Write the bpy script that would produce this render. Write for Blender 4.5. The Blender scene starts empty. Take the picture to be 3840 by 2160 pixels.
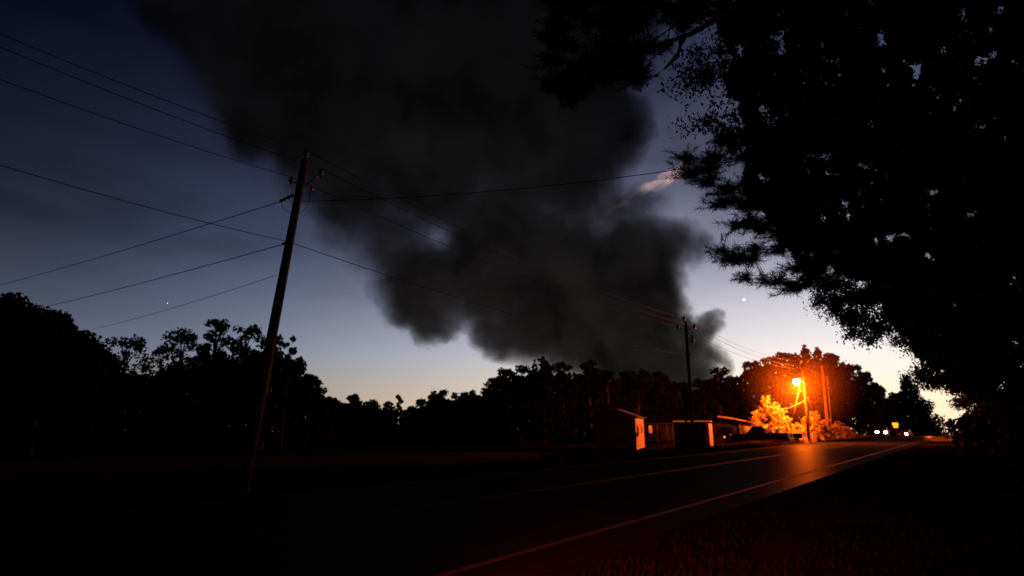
import bpy, bmesh, math, random
import numpy as np
from mathutils import Vector, Matrix, noise as mnoise

sc = bpy.context.scene
COL = sc.collection
R = math.radians

# ------------------------------------------------------------------ camera
FPX = 2150.0                       # focal length in pixels of a 3840 wide frame
PITCH = math.atan(525.0 / FPX)
CP, SP = math.cos(PITCH), math.sin(PITCH)
CH = 1.5
cam_d = bpy.data.cameras.new('camera')
cam = bpy.data.objects.new('camera', cam_d)
COL.objects.link(cam)
cam.location = (0, 0, CH)
cam.rotation_euler = (R(90) + PITCH, 0, 0)
cam_d.sensor_width = 36
cam_d.lens = 36 * FPX / 3840
cam_d.clip_end = 20000
cam_d.dof.use_dof = True
cam_d.dof.focus_distance = 9.0
cam_d.dof.aperture_fstop = 0.95
sc.camera = cam

def ray(px, py):
    x = (px - 1920) / FPX
    y = (1080 - py) / FPX
    return Vector((x, CP - y * SP, SP + y * CP))

def at(px, py, fwd):               # world point seen at a pixel, fwd metres ahead
    d = ray(px, py)
    return Vector((0, 0, CH)) + d * (fwd / d.y)

DX, DY = 0.6101, 0.7923            # road direction
def uv(x, y): return DX * x + DY * y, -DY * x + DX * y
def xy(u, v): return DX * u - DY * v, DY * u + DX * v

def gz(x, y):                      # ground height
    u, v = uv(x, y)
    z = 0.0
    if u > 131:
        t = u - 131
        z -= t * t / 420.0 if t < 12 else 0.343 + (t - 12) * 0.057 if t < 90 else 4.8 + (t - 90) * 0.02
    if v > 14:
        s = min(1, (v - 14) / 5.0); s = s * s * (3 - 2 * s)
        k = max(0.0, min(1.0, (72 - u) / 25.0))
        z -= 0.5 * s * k
    if v < 2.5:
        s = min(1, (2.5 - v) / 4.0)
        z += 0.12 * s
    return z

# ------------------------------------------------------------------ helpers
def link(name, me, mat=None, parent=None):
    o = bpy.data.objects.new(name, me)
    COL.objects.link(o)
    if mat is not None and me is not None:
        if isinstance(mat, (list, tuple)):
            for m in mat: me.materials.append(m)
        else:
            me.materials.append(mat)
    if parent is not None:
        o.parent = parent
    return o

def tag(o, label=None, cat=None, group=None, kind=None):
    if label: o['label'] = label
    if cat: o['category'] = cat
    if group: o['group'] = group
    if kind: o['kind'] = kind
    return o

def thing(name, label, cat, loc=(0, 0, 0), rz=0.0, group=None):
    o = bpy.data.objects.new(name, None)
    COL.objects.link(o)
    o.location = loc
    o.rotation_euler = (0, 0, rz)
    o.empty_display_size = 0.2
    return tag(o, label, cat, group)

def np_mesh(name, verts, faces, mat_idx=None, smooth=False):
    verts = np.asarray(verts, dtype=np.float32)
    me = bpy.data.meshes.new(name)
    faces = np.asarray(faces, dtype=np.int32)
    n, k = faces.shape
    me.vertices.add(len(verts)); me.vertices.foreach_set('co', verts.ravel())
    me.loops.add(n * k); me.loops.foreach_set('vertex_index', faces.ravel())
    me.polygons.add(n)
    me.polygons.foreach_set('loop_start', np.arange(0, n * k, k, dtype=np.int32))
    me.polygons.foreach_set('loop_total', np.full(n, k, dtype=np.int32))
    if mat_idx is not None:
        me.polygons.foreach_set('material_index', np.asarray(mat_idx, dtype=np.int32))
    if smooth:
        me.polygons.foreach_set('use_smooth', np.ones(n, dtype=bool))
    me.update(calc_edges=True); me.validate()
    return me

class MB:
    """collects boxes, prisms and tubes; build() links them as one mesh"""
    def __init__(s): s.bm = bmesh.new()
    def box(s, c, d, rz=0.0, bevel=0.0, M=None):
        m = Matrix.Translation(c) @ Matrix.Rotation(rz, 4, 'Z') @ Matrix.Diagonal((d[0], d[1], d[2], 1))
        if M is not None: m = M @ m
        r = bmesh.ops.create_cube(s.bm, size=1.0, matrix=m)
        if bevel > 0:
            es = list({e for v in r['verts'] for e in v.link_edges})
            bmesh.ops.bevel(s.bm, geom=es, offset=bevel, segments=2, affect='EDGES', profile=0.7)
        return s
    def tube(s, pts, rad, seg=8, cap=True):
        pts = [Vector(p) for p in pts]
        if not isinstance(rad, (list, tuple)): rad = [rad] * len(pts)
        rings = []
        for i, p in enumerate(pts):
            a = pts[max(0, i - 1)]; b = pts[min(len(pts) - 1, i + 1)]
            t = (b - a).normalized()
            ref = Vector((0, 0, 1)) if abs(t.z) < 0.9 else Vector((1, 0, 0))
            n1 = t.cross(ref).normalized(); n2 = t.cross(n1)
            rings.append([s.bm.verts.new(p + (n1 * math.cos(2 * math.pi * k / seg) + n2 * math.sin(2 * math.pi * k / seg)) * rad[i]) for k in range(seg)])
        for i in range(len(rings) - 1):
            for k in range(seg):
                f = s.bm.faces.new((rings[i][k], rings[i][(k + 1) % seg], rings[i + 1][(k + 1) % seg], rings[i + 1][k]))
                f.smooth = True
        if cap:
            s.bm.faces.new(rings[0][::-1]); s.bm.faces.new(rings[-1])
        return s
    def lathe(s, prof, c=(0, 0, 0), seg=14, M=None):
        c = Vector(c); rings = []
        for r, z in prof:
            ring = []
            for k in range(seg):
                a = 2 * math.pi * k / seg
                p = Vector((r * math.cos(a), r * math.sin(a), z))
                if M is not None: p = M @ p
                ring.append(s.bm.verts.new(c + p))
            rings.append(ring)
        for i in range(len(rings) - 1):
            for k in range(seg):
                f = s.bm.faces.new((rings[i][k], rings[i][(k + 1) % seg], rings[i + 1][(k + 1) % seg], rings[i + 1][k])); f.smooth = True
        s.bm.faces.new(rings[0][::-1]); s.bm.faces.new(rings[-1])
        return s
    def prism(s, poly, y0, y1, M=None):     # polygon in xz, extruded in y
        a = [Vector((p[0], y0, p[1])) for p in poly]; b = [Vector((p[0], y1, p[1])) for p in poly]
        if M is not None: a = [M @ p for p in a]; b = [M @ p for p in b]
        va = [s.bm.verts.new(p) for p in a]; vb = [s.bm.verts.new(p) for p in b]
        s.bm.faces.new(va); s.bm.faces.new(vb[::-1])
        n = len(poly)
        for i in range(n):
            s.bm.faces.new((va[i], vb[i], vb[(i + 1) % n], va[(i + 1) % n]))
        return s
    def build(s, name, mat, parent=None, smooth=False):
        bmesh.ops.recalc_face_normals(s.bm, faces=s.bm.faces)
        me = bpy.data.meshes.new(name)
        s.bm.to_mesh(me); s.bm.free()
        return link(name, me, mat, parent)

# ------------------------------------------------------------------ materials
def node(nt, t, **kw):
    n = nt.nodes.new(t)
    for k, v in kw.items(): setattr(n, k, v)
    return n

def mat_basic(name, c1, c2=None, rough=0.8, scale=4.0, metal=0.0, bump=0.0, spec=0.3, detail=4, emis=None, es=0.0):
    m = bpy.data.materials.new(name); m.use_nodes = True
    nt = m.node_tree; b = nt.nodes['Principled BSDF']
    b.inputs['Roughness'].default_value = rough
    b.inputs['Metallic'].default_value = metal
    b.inputs['Specular IOR Level'].default_value = spec
    if c2 is None: c2 = tuple(x * 0.6 for x in c1)
    tc = node(nt, 'ShaderNodeTexCoord')
    nz = node(nt, 'ShaderNodeTexNoise'); nz.inputs['Scale'].default_value = scale; nz.inputs['Detail'].default_value = detail
    nt.links.new(tc.outputs['Object'], nz.inputs['Vector'])
    cr = node(nt, 'ShaderNodeValToRGB')
    cr.color_ramp.elements[0].position = 0.35; cr.color_ramp.elements[0].color = (*c2, 1)
    cr.color_ramp.elements[1].position = 0.65; cr.color_ramp.elements[1].color = (*c1, 1)
    nt.links.new(nz.outputs['Fac'], cr.inputs['Fac']); nt.links.new(cr.outputs['Color'], b.inputs['Base Color'])
    if bump > 0:
        bp = node(nt, 'ShaderNodeBump'); bp.inputs['Strength'].default_value = bump; bp.inputs['Distance'].default_value = 0.02
        nt.links.new(nz.outputs['Fac'], bp.inputs['Height']); nt.links.new(bp.outputs['Normal'], b.inputs['Normal'])
    if emis:
        b.inputs['Emission Color'].default_value = (*emis, 1); b.inputs['Emission Strength'].default_value = es
        m.cycles.emission_sampling = 'NONE'
    return m

def mat_leaf(name, c1, c2, accent=None, acc_amt=0.0, scale=1.3):
    m = mat_basic(name, c1, c2, rough=0.9, scale=scale, spec=0.02)
    nt = m.node_tree; b = nt.nodes['Principled BSDF']
    cr = [n for n in nt.nodes if n.type == 'VALTORGB'][0]
    if accent:
        g = node(nt, 'ShaderNodeNewGeometry')
        cmp_ = node(nt, 'ShaderNodeMath', operation='LESS_THAN'); cmp_.inputs[1].default_value = acc_amt
        nt.links.new(g.outputs['Random Per Island'], cmp_.inputs[0])
        mx = node(nt, 'ShaderNodeMix', data_type='RGBA')
        nt.links.new(cmp_.outputs[0], mx.inputs['Factor'])
        nt.links.new(cr.outputs['Color'], mx.inputs[6]); mx.inputs[7].default_value = (*accent, 1)
        nt.links.new(mx.outputs[2], b.inputs['Base Color'])
    return m

M_BARK = mat_basic('bark', (0.05, 0.035, 0.028), (0.02, 0.014, 0.01), rough=0.95, scale=9, bump=0.6)
M_LEAF_FAR = mat_leaf('far_leaves', (0.008, 0.0085, 0.006), (0.004, 0.0045, 0.003))
M_LEAF_NEAR = mat_leaf('near_leaves', (0.030, 0.022, 0.012), (0.012, 0.009, 0.006), (0.16, 0.05, 0.015), 0.03)
M_NEEDLE = mat_leaf('pine_needles', (0.024, 0.021, 0.012), (0.010, 0.010, 0.006), (0.08, 0.03, 0.01), 0.04)
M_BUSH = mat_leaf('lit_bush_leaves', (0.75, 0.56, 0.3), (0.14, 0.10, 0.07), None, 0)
M_POLE = mat_basic('pole_wood', (0.045, 0.032, 0.026), (0.02, 0.013, 0.010), rough=0.9, scale=12, bump=0.4)
M_POLEL = mat_basic('lamplit_pole_wood', (0.60, 0.45, 0.33), (0.38, 0.28, 0.20), rough=0.9, scale=12, bump=0.4)  # paler copy of the pole wood, lamplight put into its colour
M_STEEL = mat_basic('galvanised_steel', (0.14, 0.13, 0.12), (0.08, 0.08, 0.08), rough=0.6, metal=0.4)
M_CERAMIC = mat_basic('insulator_ceramic', (0.09, 0.05, 0.04), (0.05, 0.03, 0.03), rough=0.35)
M_WIRE = mat_basic('wire_metal', (0.03, 0.03, 0.032), (0.02, 0.02, 0.02), rough=0.7)
M_WIREL = mat_basic('pale_service_wire', (0.34, 0.34, 0.34), (0.2, 0.2, 0.2), rough=0.6)

# asphalt
def mat_asphalt():
    m = mat_basic('asphalt', (0.0105, 0.0096, 0.0092), (0.0065, 0.006, 0.0058), rough=0.50, scale=1.2, spec=0.075, detail=8)
    nt = m.node_tree; b = nt.nodes['Principled BSDF']
    tc = [n for n in nt.nodes if n.type == 'TEX_COORD'][0]
    nz = node(nt, 'ShaderNodeTexNoise'); nz.inputs['Scale'].default_value = 60; nz.inputs['Detail'].default_value = 3
    bp = node(nt, 'ShaderNodeBump'); bp.inputs['Strength'].default_value = 0.45; bp.inputs['Distance'].default_value = 0.012
    nt.links.new(tc.outputs['Object'], nz.inputs['Vector'])
    nt.links.new(nz.outputs['Fac'], bp.inputs['Height'])
    cr = [n for n in nt.nodes if n.type == 'VALTORGB'][0]; om = [n for n in nt.nodes if n.type == 'OUTPUT_MATERIAL'][0]
    df = node(nt, 'ShaderNodeBsdfDiffuse'); nt.links.new(cr.outputs['Color'], df.inputs['Color']); nt.links.new(bp.outputs['Normal'], df.inputs['Normal'])
    gl = node(nt, 'ShaderNodeBsdfGlossy'); gl.inputs['Roughness'].default_value = .36; gl.inputs['Color'].default_value = (.9, .9, .9, 1); nt.links.new(bp.outputs['Normal'], gl.inputs['Normal'])
    mx = node(nt, 'ShaderNodeMixShader'); mx.inputs[0].default_value = .011
    nt.links.new(df.outputs[0], mx.inputs[1]); nt.links.new(gl.outputs[0], mx.inputs[2]); nt.links.new(mx.outputs[0], om.inputs['Surface'])
    nt.nodes.remove(b)
    return m
M_ASPH = mat_asphalt()
M_GROUND = mat_basic('dry_ground', (0.014, 0.011, 0.008), (0.006, 0.0055, 0.004), rough=1.0, scale=0.6, spec=0.0, detail=8, bump=0.5)
M_FIELD = mat_basic('field_soil', (0.050, 0.033, 0.020), (0.030, 0.021, 0.014), rough=1.0, scale=0.4, spec=0.0, detail=8)
def mat_paint(name, c):
    m = mat_basic(name, c, tuple(x * 0.45 for x in c), rough=0.9, scale=3.0, detail=10, spec=0.02)
    return m
M_WLINE = mat_paint('white_road_paint', (0.052, 0.042, 0.039))
M_YLINE = mat_paint('yellow_road_paint', (0.014, 0.010, 0.006))

# ------------------------------------------------------------------ ground and road
def strip_mesh(name, us, v0, v1, dz, mat, nv=2, bend=True, kind=True):
    vs, fs = [], []
    for i, u in enumerate(us):
        sh = -((u - 185) ** 2) / 260.0 if (bend and u > 185) else 0.0
        for j in range(nv):
            v = v0 + (v1 - v0) * j / (nv - 1) + sh
            x, y = xy(u, v)
            vs.append((x, y, max(gz(x, y), gz(*xy(u, 8.0 + sh))) + dz))
    for i in range(len(us) - 1):
        for j in range(nv - 1):
            a = i * nv + j
            fs.append((a, a + nv, a + nv + 1, a + 1))
    o = link(name, np_mesh(name, vs, fs, smooth=True), mat)
    if kind: tag(o, kind='structure')
    return o

def ground():
    # graded axis: fine near the road, coarse far out
    us = np.concatenate([np.linspace(-4000, -100, 10), np.linspace(-80, 300, 191), np.linspace(330, 1000, 20), np.linspace(1200, 6000, 10)])
    vs_ = np.concatenate([np.linspace(-5000, -80, 12), np.linspace(-60, 100, 161), np.linspace(120, 5000, 16)])
    V = []
    for u in us:
        for v in vs_:
            x, y = xy(u, v)
            z = gz(x, y)
            if abs(v - 8) > 7 and abs(v) < 100 and -80 < u < 300:
                k = min(1, (abs(v - 8) - 7) / 4)
                z += k * 0.10 * mnoise.noise(Vector((x * .15, y * .15, 0))) + k * .03 * mnoise.noise(Vector((x * .8, y * .8, 3)))
            V.append((x, y, z))
    n = len(vs_); F = []
    for i in range(len(us) - 1):
        for j in range(n - 1):
            a = i * n + j
            F.append((a, a + n, a + n + 1, a + 1))
    tag(link('ground', np_mesh('ground', V, F, smooth=True), M_GROUND), kind='structure')
ground()
rus = np.concatenate([np.linspace(-60, 120, 91), np.linspace(122, 290, 85)])
# asphalt with a slightly raised body: shoulders dip to the verge
strip_mesh('road', rus, 3.7, 12.9, 0.03, M_ASPH, nv=8)
strip_mesh('edge_line', rus, 4.42, 4.54, 0.036, M_WLINE)
strip_mesh('edge_line', rus, 12.15, 12.27, 0.036, M_YLINE)
strip_mesh('centre_line', rus, 8.28, 8.38, 0.036, M_YLINE)
strip_mesh('centre_line', rus, 8.50, 8.60, 0.036, M_YLINE)
# the pale field beyond the verge
def field():
    V, F = [], []
    na, nb = 40, 10
    for i in range(na):
        for j in range(nb):
            px = -900 + i * 75.0
            s = j / (nb - 1)
            p0 = at(px, 1760 + (px - 900) * -0.02, 30); d = Vector((p0.x, p0.y, 0)).normalized()
            dist = 31 + s * 16 + 2.0 * mnoise.noise(Vector((px * .004, s * 2, 0)))
            q = d * dist
            V.append((q.x, q.y, gz(q.x, q.y) + 0.14))
    for i in range(na - 1):
        for j in range(nb - 1):
            a = i * nb + j; F.append((a, a + nb, a + nb + 1, a + 1))
    tag(link('field', np_mesh('field', V, F, smooth=True), M_FIELD), kind='structure')
field()

# ------------------------------------------------------------------ foliage
def leaf_quads(P, size, rng, aspect=0.55, droop=0.0):
    """diamond leaf for each point"""
    n = len(P)
    a = rng.normal(size=(n, 3)); a[:, 2] -= droop * 2; a /= np.linalg.norm(a, axis=1)[:, None]
    b = rng.normal(size=(n, 3)); b -= (a * b).sum(1)[:, None] * a; b /= np.linalg.norm(b, axis=1)[:, None]
    s = (size * (0.6 + 0.8 * rng.random(n)))[:, None]
    V = np.empty((n, 4, 3), dtype=np.float32)
    V[:, 0] = P - a * s * .5; V[:, 1] = P + b * s * aspect * .5
    V[:, 2] = P + a * s * .5; V[:, 3] = P - b * s * aspect * .5
    F = np.arange(n * 4).reshape(n, 4)
    return V.reshape(-1, 3), F

def needle_tufts(C, D, n_per, length, width, rng):
    """C centres, D directions; needles fan out around the twig end"""
    m = len(C); n = m * n_per
    c = np.repeat(C, n_per, 0); d = np.repeat(D, n_per, 0)
    a = d * 0.7 + rng.normal(size=(n, 3)) * 0.62; a /= np.linalg.norm(a, axis=1)[:, None]
    b = rng.normal(size=(n, 3)); b -= (a * b).sum(1)[:, None] * a; b /= np.linalg.norm(b, axis=1)[:, None]
    L = (length * (0.7 + 0.5 * rng.random(n)))[:, None]
    c = c - d * rng.random((n, 1)) * length * 2.3
    V = np.empty((n, 3, 3), dtype=np.float32)
    V[:, 0] = c - b * width * .5; V[:, 1] = c + b * width * .5; V[:, 2] = c + a * L
    return V.reshape(-1, 3), np.arange(n * 3).reshape(n, 3)

def crown_points(kind, h, w, rng, n, low=0.12):
    """points of an uneven lobed crown, base at origin"""
    lobes = []
    if kind == 'broad':
        asp = h / w
        k = int(max(24, min(110, 26 * asp)))
        for i in range(k):
            t = ((i + rng.random()) / k) ** .92; z = h * (low + (0.96 - low) * t)
            pr = math.sqrt(max(0.0, 1 - max(0, (t - .62) / .40) ** 2)) * (.8 + .2 * min(1, t / .4))
            rr = w * 0.5 * pr * math.sqrt(rng.uniform(0.0, 1.0)) * .92
            a = rng.uniform(0, 2 * math.pi)
            s = w * rng.uniform(0.10, 0.19) * (1 if t < .8 else .75)
            lobes.append((rr * math.cos(a), rr * math.sin(a), min(z, h - s * .8), s))
        for i in range(3):
            s = w * rng.uniform(0.10, .16)
            lobes.append((rng.uniform(-.2, .2) * w, rng.uniform(-.2, .2) * w, h - s * rng.uniform(.8, 1.6), s))
    elif kind == 'pine':
        k = int(max(30, min(110, 26 * h / w)))
        for i in range(k):
            t = (i + rng.random()) / k; z = h * (low + (0.95 - low) * t)
            rr = w * 0.5 * (1.03 - t) ** 0.45 * math.sqrt(rng.uniform(0, 1))
            a = i * 2.4 + rng.uniform(-.4, .4); s = w * (0.09 + 0.08 * rng.random()) * (1.15 - .4 * t)
            lobes.append((rr * math.cos(a), rr * math.sin(a), z, s))
        lobes.append((0, 0, h - w * .08, w * .09))
    elif kind == 'plumes':
        k = int(max(110, 130 * h / w))
        for i in range(k):
            x, y = rng.normal(0, .30, 2) * w * .62
            x = float(np.clip(x, -w * .52, w * .52)); env = max(.25, 1 - (abs(x) / (w * .56)) ** 1.6)
            z = h * env * rng.uniform(.05, 1.0)
            s = w * rng.uniform(.022, .058)
            for q in range(3): lobes.append((x + rng.normal() * s * .5, y + rng.normal() * s * .5, min(h - s, z) + q * s * .55, s * (1 - .28 * q)))
    elif kind == 'spire':
        k = 12
        for i in range(k):
            t = (i + .5) / k; z = h * (0.35 + 0.63 * t)
            lobes.append((rng.uniform(-.3, .3) * w, rng.uniform(-.3, .3) * w, z, w * rng.uniform(.12, .25)))
    elif kind == 'cone':
        k = 90
        for i in range(k):
            t = (i + rng.random()) / k; z = h * (0.02 + 0.96 * t)
            rr = w * 0.5 * (1 - t) ** .9 * math.sqrt(rng.uniform(.02, .9))
            a = i * 2.4; s = w * (0.04 + 0.12 * (1 - t))
            lobes.append((rr * math.cos(a), rr * math.sin(a), z, s))
    L = np.array(lobes)
    wt = L[:, 3] ** 2; wt /= wt.sum()
    idx = rng.choice(len(L), n, p=wt)
    v = rng.normal(size=(n, 3)); v /= np.linalg.norm(v, axis=1)[:, None]
    r = L[idx, 3] * (rng.random(n) ** 0.4) * rng.uniform(.8, 1.15, n)
    v[:, 2] *= .78
    return L[idx, :3] + v * r[:, None], L

def far_tree(px, top, hw, fwd, kind, label, seed, dens=1.0, group=None, low=0.06, leaf=0.30, mat=None, cat='tree', name=None, hmax=None):
    rng = np.random.default_rng(seed)
    tp = at(px, top, fwd)
    bz = gz(tp.x, tp.y)
    h = tp.z - bz
    w = 2 * hw * (1.25 if kind == 'plumes' else 1) / (FPX * 1.02 / fwd) * (1.3 if cat == 'tree' and kind in ('broad', 'pine') else 1.0)
    nm = name or {'plumes': 'bush', 'broad': 'broadleaf_tree', 'pine': 'pine_tree', 'spire': 'slender_tree', 'cone': 'conical_tree'}[kind]
    root = thing(nm, label, cat, (tp.x, tp.y, bz), 0, group)
    area = h * w
    n = int(min(20000, max(1200, area * 95 * dens * (0.34 / leaf) ** 2)))
    P, L = crown_points(kind, h, w, rng, n, low)
    V, F = leaf_quads(P, leaf, rng, 0.6)
    link('crown', np_mesh('crown', V, F), mat or M_LEAF_FAR, root)
    b = MB()
    r0 = (0.018 * h + .05) * (.4 if kind == 'spire' else 1)
    wob = rng.uniform(-.03, .03, 4) * h
    pts = [(0, 0, -.1), (wob[0] * .3, wob[1] * .3, h * .3), (wob[0], wob[1], h * .6), (wob[2] * .5, wob[3] * .5, h * .93)]
    b.tube(pts, [r0, r0 * .8, r0 * .5, r0 * .15], 7)
    for i in rng.choice(len(L), min(9, len(L)), replace=False):
        l = L[i]; z0 = max(.1 * h, l[2] - .18 * h)
        b.tube([(wob[0] * .4, wob[1] * .4, z0), (l[0] * .5, l[1] * .5, (z0 + l[2]) / 2 + .02 * h), (l[0], l[1], l[2])], [r0 * .35, r0 * .22, r0 * .06], 5)
    b.build('trunk', M_BARK, root)
    return root

G1 = 'trees along the far side of the dark field'
FAR = [
 # px, top, halfwidth, fwd, kind, density, label
 (40, 1092, 175, 46, 'broad', 1.0, 'tallest dense dark tree at the left edge of the photo'),
 (215, 1165, 95, 47, 'broad', .9, 'dark tree on the right shoulder of the tall tree at the left edge'),
 (310, 1262, 75, 52, 'broad', .8, 'dark tree stepping down right of the tall mass at the left edge'),
 (385, 1296, 55, 60, 'broad', .8, 'short dark treetop in the dip left of the rounded thin tree'),
 (478, 1254, 92, 56, 'broad', .50, 'rounded thin tree with sky showing through, left of the V notch in the treeline'),
 (620, 1290, 55, 58, 'broad', .5, 'low flat dark treetop just right of the V notch in the treeline'),
 (695, 1228, 80, 56, 'broad', .48, 'dome topped tree with sky gaps below its crown, left of the leaning pole'),
 (826, 1190, 62, 54, 'broad', .75, 'tree with a small round tuft sticking up at its top, left of the leaning pole'),
 (930, 1206, 66, 56, 'broad', .55, 'see-through crowned tree just left of the leaning pole'),
 (1020, 1250, 62, 55, 'broad', .8, 'dark tree directly behind the leaning utility pole'),
 (1091, 1252, 32, 54, 'spire', .30, 'thin wispy treetop standing up right of the leaning utility pole'),
 (1125, 1335, 55, 57, 'pine', .8, 'dark tree sloping down under the wispy treetop right of the leaning pole'),
 (1175, 1400, 42, 60, 'broad', .8, 'lowest rounded tree at the right end of the tall left treeline'),
 (1245, 1490, 60, 85, 'broad', .8, 'low dark treetop where the left treeline meets the distant row'),
 (1325, 1474, 50, 88, 'broad', .9, 'low bumpy treetop at the left of the distant row'),
 (1395, 1496, 42, 90, 'pine', .8, 'small pointed treetop in the distant row below the smoke edge'),
 (1455, 1503, 38, 92, 'pine', .8, 'small treetop just left of the lone forked sapling on the skyline'),
 (1503, 1481, 16, 90, 'spire', .35, 'lone forked sapling sticking up in the low dip of the skyline'),
 (1545, 1522, 40, 95, 'broad', .8, 'lowest treetop of the skyline, just right of the forked sapling'),
 (1590, 1495, 42, 88, 'broad', .9, 'rounded treetop at the left end of the middle clump'),
 (1648, 1460, 48, 86, 'broad', .75, 'tallest rounded tree of the low middle clump'),
 (1722, 1468, 46, 86, 'broad', .9, 'dark tree in the middle of the low middle clump'),
 (1772, 1461, 34, 87, 'pine', .8, 'pointed tree at the right end of the low middle clump'),
 (1850, 1415, 40, 74, 'broad', .7, 'left shoulder tree of the tall centre grove'),
 (1893, 1377, 46, 73, 'broad', .65, 'rounded tree with see-through edge on the left of the centre grove'),
 (1955, 1366, 46, 74, 'broad', .6, 'tree second from the left top of the centre grove'),
 (2003, 1350, 30, 72, 'pine', .5, 'narrow tree beside the highest top of the centre grove'),
 (2038, 1334, 36, 72, 'pine', .8, 'highest treetop of the centre grove under the smoke'),
 (2108, 1353, 52, 74, 'broad', .7, 'broad dark tree right of the highest top of the centre grove'),
 (2208, 1347, 48, 75, 'broad', .7, 'dark tree on the right side of the centre grove under the smoke'),
 (2270, 1384, 52, 76, 'broad', .7, 'right shoulder tree of the centre grove with small sky gaps'),
 (2385, 1383, 78, 84, 'broad', .9, 'wide dark tree behind the gabled shed, against the smoke'),
 (2465, 1390, 62, 86, 'broad', .9, 'dark tree left of the middle utility pole, against the smoke'),
 (2545, 1430, 58, 90, 'broad', .9, 'lower dark tree just behind the middle utility pole'),
 (2630, 1418, 40, 88, 'broad', .9, 'small dark tree just right of the middle utility pole'),
 (2690, 1376, 46, 88, 'broad', .8, 'knobbly topped tree at the foot of the smoke column'),
 (2752, 1406, 36, 90, 'broad', .9, 'low tree between the smoke foot and the lamplit grove'),
 (2825, 1350, 48, 86, 'broad', .8, 'left shoulder tree of the grove behind the street lamp'),
 (2890, 1333, 48, 90, 'broad', .75, 'tree left of the street lamp in the grove behind it'),
 (2955, 1314, 46, 92, 'broad', .8, 'tree directly above the glowing street lamp'),
 (3016, 1290, 34, 92, 'pine', .9, 'highest pointed treetop behind the street lamp pole'),
 (3062, 1299, 32, 93, 'pine', .9, 'second highest treetop, right of the street lamp pole'),
 (3115, 1319, 44, 92, 'broad', .8, 'right shoulder tree of the lamplit grove'),
 (3188, 1364, 48, 104, 'broad', 1.0, 'rounded dark tree right of the lamplit grove'),
 (3240, 1392, 42, 135, 'broad', 1.0, 'dark tree stepping down toward the bright gap over the road'),
 (3282, 1445, 34, 150, 'broad', 1.0, 'small dark tree above the oncoming headlights'),
 (3318, 1490, 34, 165, 'broad', 1.0, 'lowest treetop in the bright gap over the road'),
]
for i, (px, top, hw, fw, kd, dn, lab) in enumerate(FAR):
    far_tree(px, top, hw, fw, kd, lab, 100 + i, dens=dn * (1.5 if dn > .6 else 1.2) * (1.3 if px > 2780 else 1), group=G1 if px < 2900 else 'trees in the grove behind the street lamp',
             leaf=0.34 if fw < 70 else 0.42)
far_tree(3396, 1405, 132, 215, 'cone', 'dark cone shaped tree beyond the road crest beside the bright gap', 301, dens=2.5, leaf=.8)
far_tree(3455, 1520, 55, 210, 'cone', 'shorter dark conical tree closing the left side of the bright gap', 302, dens=2.5, leaf=.8)
far_tree(3368, 1470, 55, 200, 'broad', 'dark round tree left of the cone shaped tree beyond the crest', 303, dens=1.6, leaf=.6)

# undergrowth: continuous thicket at the foot of the trees
def thicket(name, pts, seed, leaf, label, mat, n_per=900, sq=.35, group=None):
    rng = np.random.default_rng(seed)
    P = []
    for (px, top, fwd, wpx) in pts:
        tp = at(px, top, fwd); bz = gz(tp.x, tp.y); h = tp.z - bz
        w = wpx / (FPX / fwd)
        q = rng.random((n_per, 3))
        x = (q[:, 0] - .5) * w; y = (q[:, 1] - .5) * 4
        bump = np.array([mnoise.noise(Vector((float(tp.x + a) * .5, 0, seed))) for a in x])
        z = q[:, 2] ** .9 * (h * (1.0 - sq * .3 + sq * bump))
        P.append(np.stack([tp.x + x, tp.y + y, bz + z], 1))
    P = np.concatenate(P)
    V, F = leaf_quads(P, leaf, rng, .7)
    o = link(name, np_mesh(name, V, F), mat)
    return tag(o, label, 'undergrowth', group, kind='stuff')
def skyline(px):
    best = (9999, 60)
    for (cx, top, hw, fw, kd, dn, lab) in FAR:
        if kd == 'spire': continue
        t = top + (abs(px - cx) / (hw * 1.15)) ** 2 * 55
        if t < best[0]: best = (t, fw)
    return best
def belt(x0, x1, step, extra):
    out = []
    for px in range(x0, x1, step):
        t, fw = skyline(px)
        out.append((px, t + extra(px) + 14 * mnoise.noise(Vector((px * .02, 1.7, 0))), fw + 3.5, step * 1.35))
    return out
thicket('undergrowth', belt(-60, 1230, 34, lambda p: 62 + (75 if 420 < p < 900 else 0) + (25 if 900 < p < 1010 else 0)), 7, .42, 'dark thicket filling in under the tall left treeline', M_LEAF_FAR, 1400, sq=.08)
thicket('undergrowth', belt(1230, 2330, 34, lambda p: 26 + (12 if 1850 < p < 2330 else 0)), 8, .6, 'dark thicket filling in under the centre grove behind the sheds', M_LEAF_FAR, 1100, sq=.08)
thicket('undergrowth', belt(2300, 3345, 30, lambda p: 30), 9, .55, 'dark thicket filling in under the grove behind the street lamp', M_LEAF_FAR, 900, sq=.08)

# ------------------------------------------------------------------ near trees on the right
def in_poly(x, y, poly):
    c = False; n = len(poly); j = n - 1
    for i in range(n):
        xi, yi = poly[i]; xj, yj = poly[j]
        if (yi > y) != (yj > y) and x < (xj - xi) * (y - yi) / (yj - yi) + xi: c = not c
        j = i
    return c

def poly_pts(poly, n, rnd, thin=0.0, nscale=.01):
    xs = [p[0] for p in poly]; ys = [p[1] for p in poly]
    out = []; tries = 0
    while len(out) < n and tries < n * 60:
        tries += 1
        x = rnd.uniform(min(xs), max(xs)); y = rnd.uniform(min(ys), max(ys))
        if not in_poly(x, y, poly): continue
        if thin and mnoise.noise(Vector((x * nscale, y * nscale, 5.5))) < -0.5 + thin * rnd.random(): continue
        out.append((x, y))
    return out

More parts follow.
